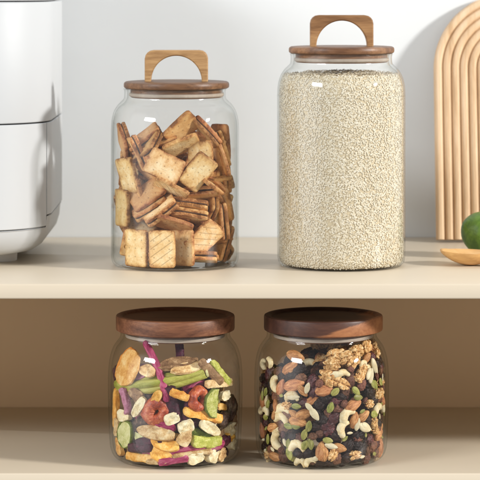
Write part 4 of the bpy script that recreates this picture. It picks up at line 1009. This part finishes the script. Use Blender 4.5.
    ok = along('okra', P(114.5, 384, y0 - .012), P(206, 371, y0 - .033), -.0022, lambda t: .0067 * (.72 + .28 * math.sin(math.pi * min(t * .8 + .15, 1))) * (min(t * 9 + .3, 1)), 'okra_skin', 'long green ridged pod with an open cut end', ribs=5, ramp_=.26, bow=.0125)
    cut = tube('cut_face', [Vector((x, 0, 0)) for x in (-.0004, 0, .0012, .0015, .0013, -.0010)], [.0045, .0052, .0050, .0044, .0036, .0010], 30, 1, 3, .06, ribs=5, ramp_=.1)
    c = link('cut_face', cut, M['okra_flesh'], ok); c.location = ((P(206, 371, y0 - .033) - P(114.5, 384, y0 - .012)).length - .0003, 0, 0); c.rotation_euler = (0, .35, .08)
    along('root_stick', P(144.5, 341, y0 - .033), P(167.5, 402, y0 - .0435), .0022, lambda t: .0031 * (.85 + .15 * t) * (min(t * 14 + .5, 1)) * (min((1 - t) * 14 + .5, 1)), 'magenta_root', 'bright magenta root stick crossing the green pod')
    along('root_stick', P(178.5, 339.5, y0 - .020), P(180.5, 366, y0 - .022), .0004, lambda t: .0033 * min(t * 14 + .5, 1), 'dark_purple_root', 'dark purple root stick poking up under the lid')
    # the rest of the heap behind
    kinds = [('st', 34, 10, 9, 'dark_purple_root', 'root_stick', 'purple root stick'), ('sl', 30, 22, 6, 'banana_flesh', 'banana_chip', 'tan chip'), ('st', 36, 9, 8, 'orange_flesh', 'vegetable_stick', 'orange stick'),
             ('bl', 22, 16, 14, 'dark_mushroom', 'mushroom', 'dark mushroom'), ('sl', 15, 12, 10, 'cream_flesh', 'vegetable_cube', 'white diced cube'), ('st', 34, 10, 9, 'magenta_root', 'root_stick', 'magenta root stick'), ('sl', 26, 24, 6, 'green_flesh', 'kiwi_slice', 'green slice')]
    base = {}; n = 0
    small = [('sl', 13, 10, 6, 'cream_flesh', 'vegetable_cube', 'small white diced bit', dict(sq=3.4)), ('sl', 19, 9, 4, 'banana_flesh', 'banana_chip', 'small tan chip', dict(sq=2.2)), ('st', 22, 6, 5, 'orange_flesh', 'vegetable_stick', 'short orange stick', {}),
             ('st', 24, 6, 6, 'magenta_root', 'root_stick', 'thin magenta root stick', {}), ('st', 22, 7, 6, 'dark_purple_root', 'root_stick', 'thin dark purple root stick', {}), ('sl', 17, 11, 4, 'brown_chip', 'banana_chip', 'small brown chip', dict(sq=2.3)),
             ('sl', 15, 10, 4, 'pale_green_flesh', 'cucumber_slice', 'small pale green bit', dict(sq=2.4))]
    for _ in range(1400):
        a = -math.acos(rng.uniform(-.97, .97)); z = rng.uniform(.006, .050); dep = rng.uniform(.0075, .012); r = inner_r(J, z) - dep
        pos = Vector((J['x'] + r * math.cos(a), J['d'] - 2 + r * math.sin(a), J['z0'] + z))
        if any((pos - q).length < .0078 for q in placed): continue
        k = small[rng.choice((0, 1, 1, 2, 2, 3, 3, 4, 4, 5, 6))]
        if k[6] in base: o = dup(base[k[6]])
        else: o = base[k[6]] = make(k[0], k[1], k[2], k[3], k[4], k[5], k[7], len(base) * 2.3 + 40)
        put(o, pos, Vector((math.cos(a), math.sin(a), rng.uniform(-.3, .3))).normalized(), rng.uniform(-60, 60), 0, 0); settle(o); s_ = rng.uniform(.85, 1.15); o.scale = (s_, s_, s_)
        o['category'] = CAT.get(k[5], 'dried vegetable'); note_piece(o, 'fruit', k[6], k[6], True); placed.append(pos)
    for _ in range(900):
        if n >= 90: break
        a = rng.uniform(0, 2 * math.pi); z = rng.uniform(.007, .066); rr = .036 * math.sqrt(rng.uniform(.05, 1))
        pos = Vector((J['x'] + rr * math.cos(a), J['d'] - 2 + rr * math.sin(a), J['z0'] + z))
        if any((pos - q).length < .0098 for q in placed): continue
        front = math.sin(a) < -.2 and rr > .024
        k = kinds[rng.choice((0, 0, 3, 3, 5))] if front else rng.choice(kinds)  # near the front only dark pieces, their colour stands in for shaded gaps
        if k[6] in base: o = dup(base[k[6]])
        else: o = base[k[6]] = make(k[0], k[1], k[2], k[3], k[4], k[5], dict(sq=2.3) if k[0] == 'sl' else {}, n + 70.0)
        put(o, pos, Vector((math.cos(a), math.sin(a), rng.uniform(-.5, .5))).normalized(), rng.uniform(0, 180), 0, 0); settle(o)
        o['category'] = CAT.get(k[5], 'dried vegetable'); note_piece(o, 'fruit', k[6], k[6], False); placed.append(pos); n += 1
    write_labels('fruit', 'dried vegetable jar', .095, {})
    print('fruit', len(placed))
fruit()
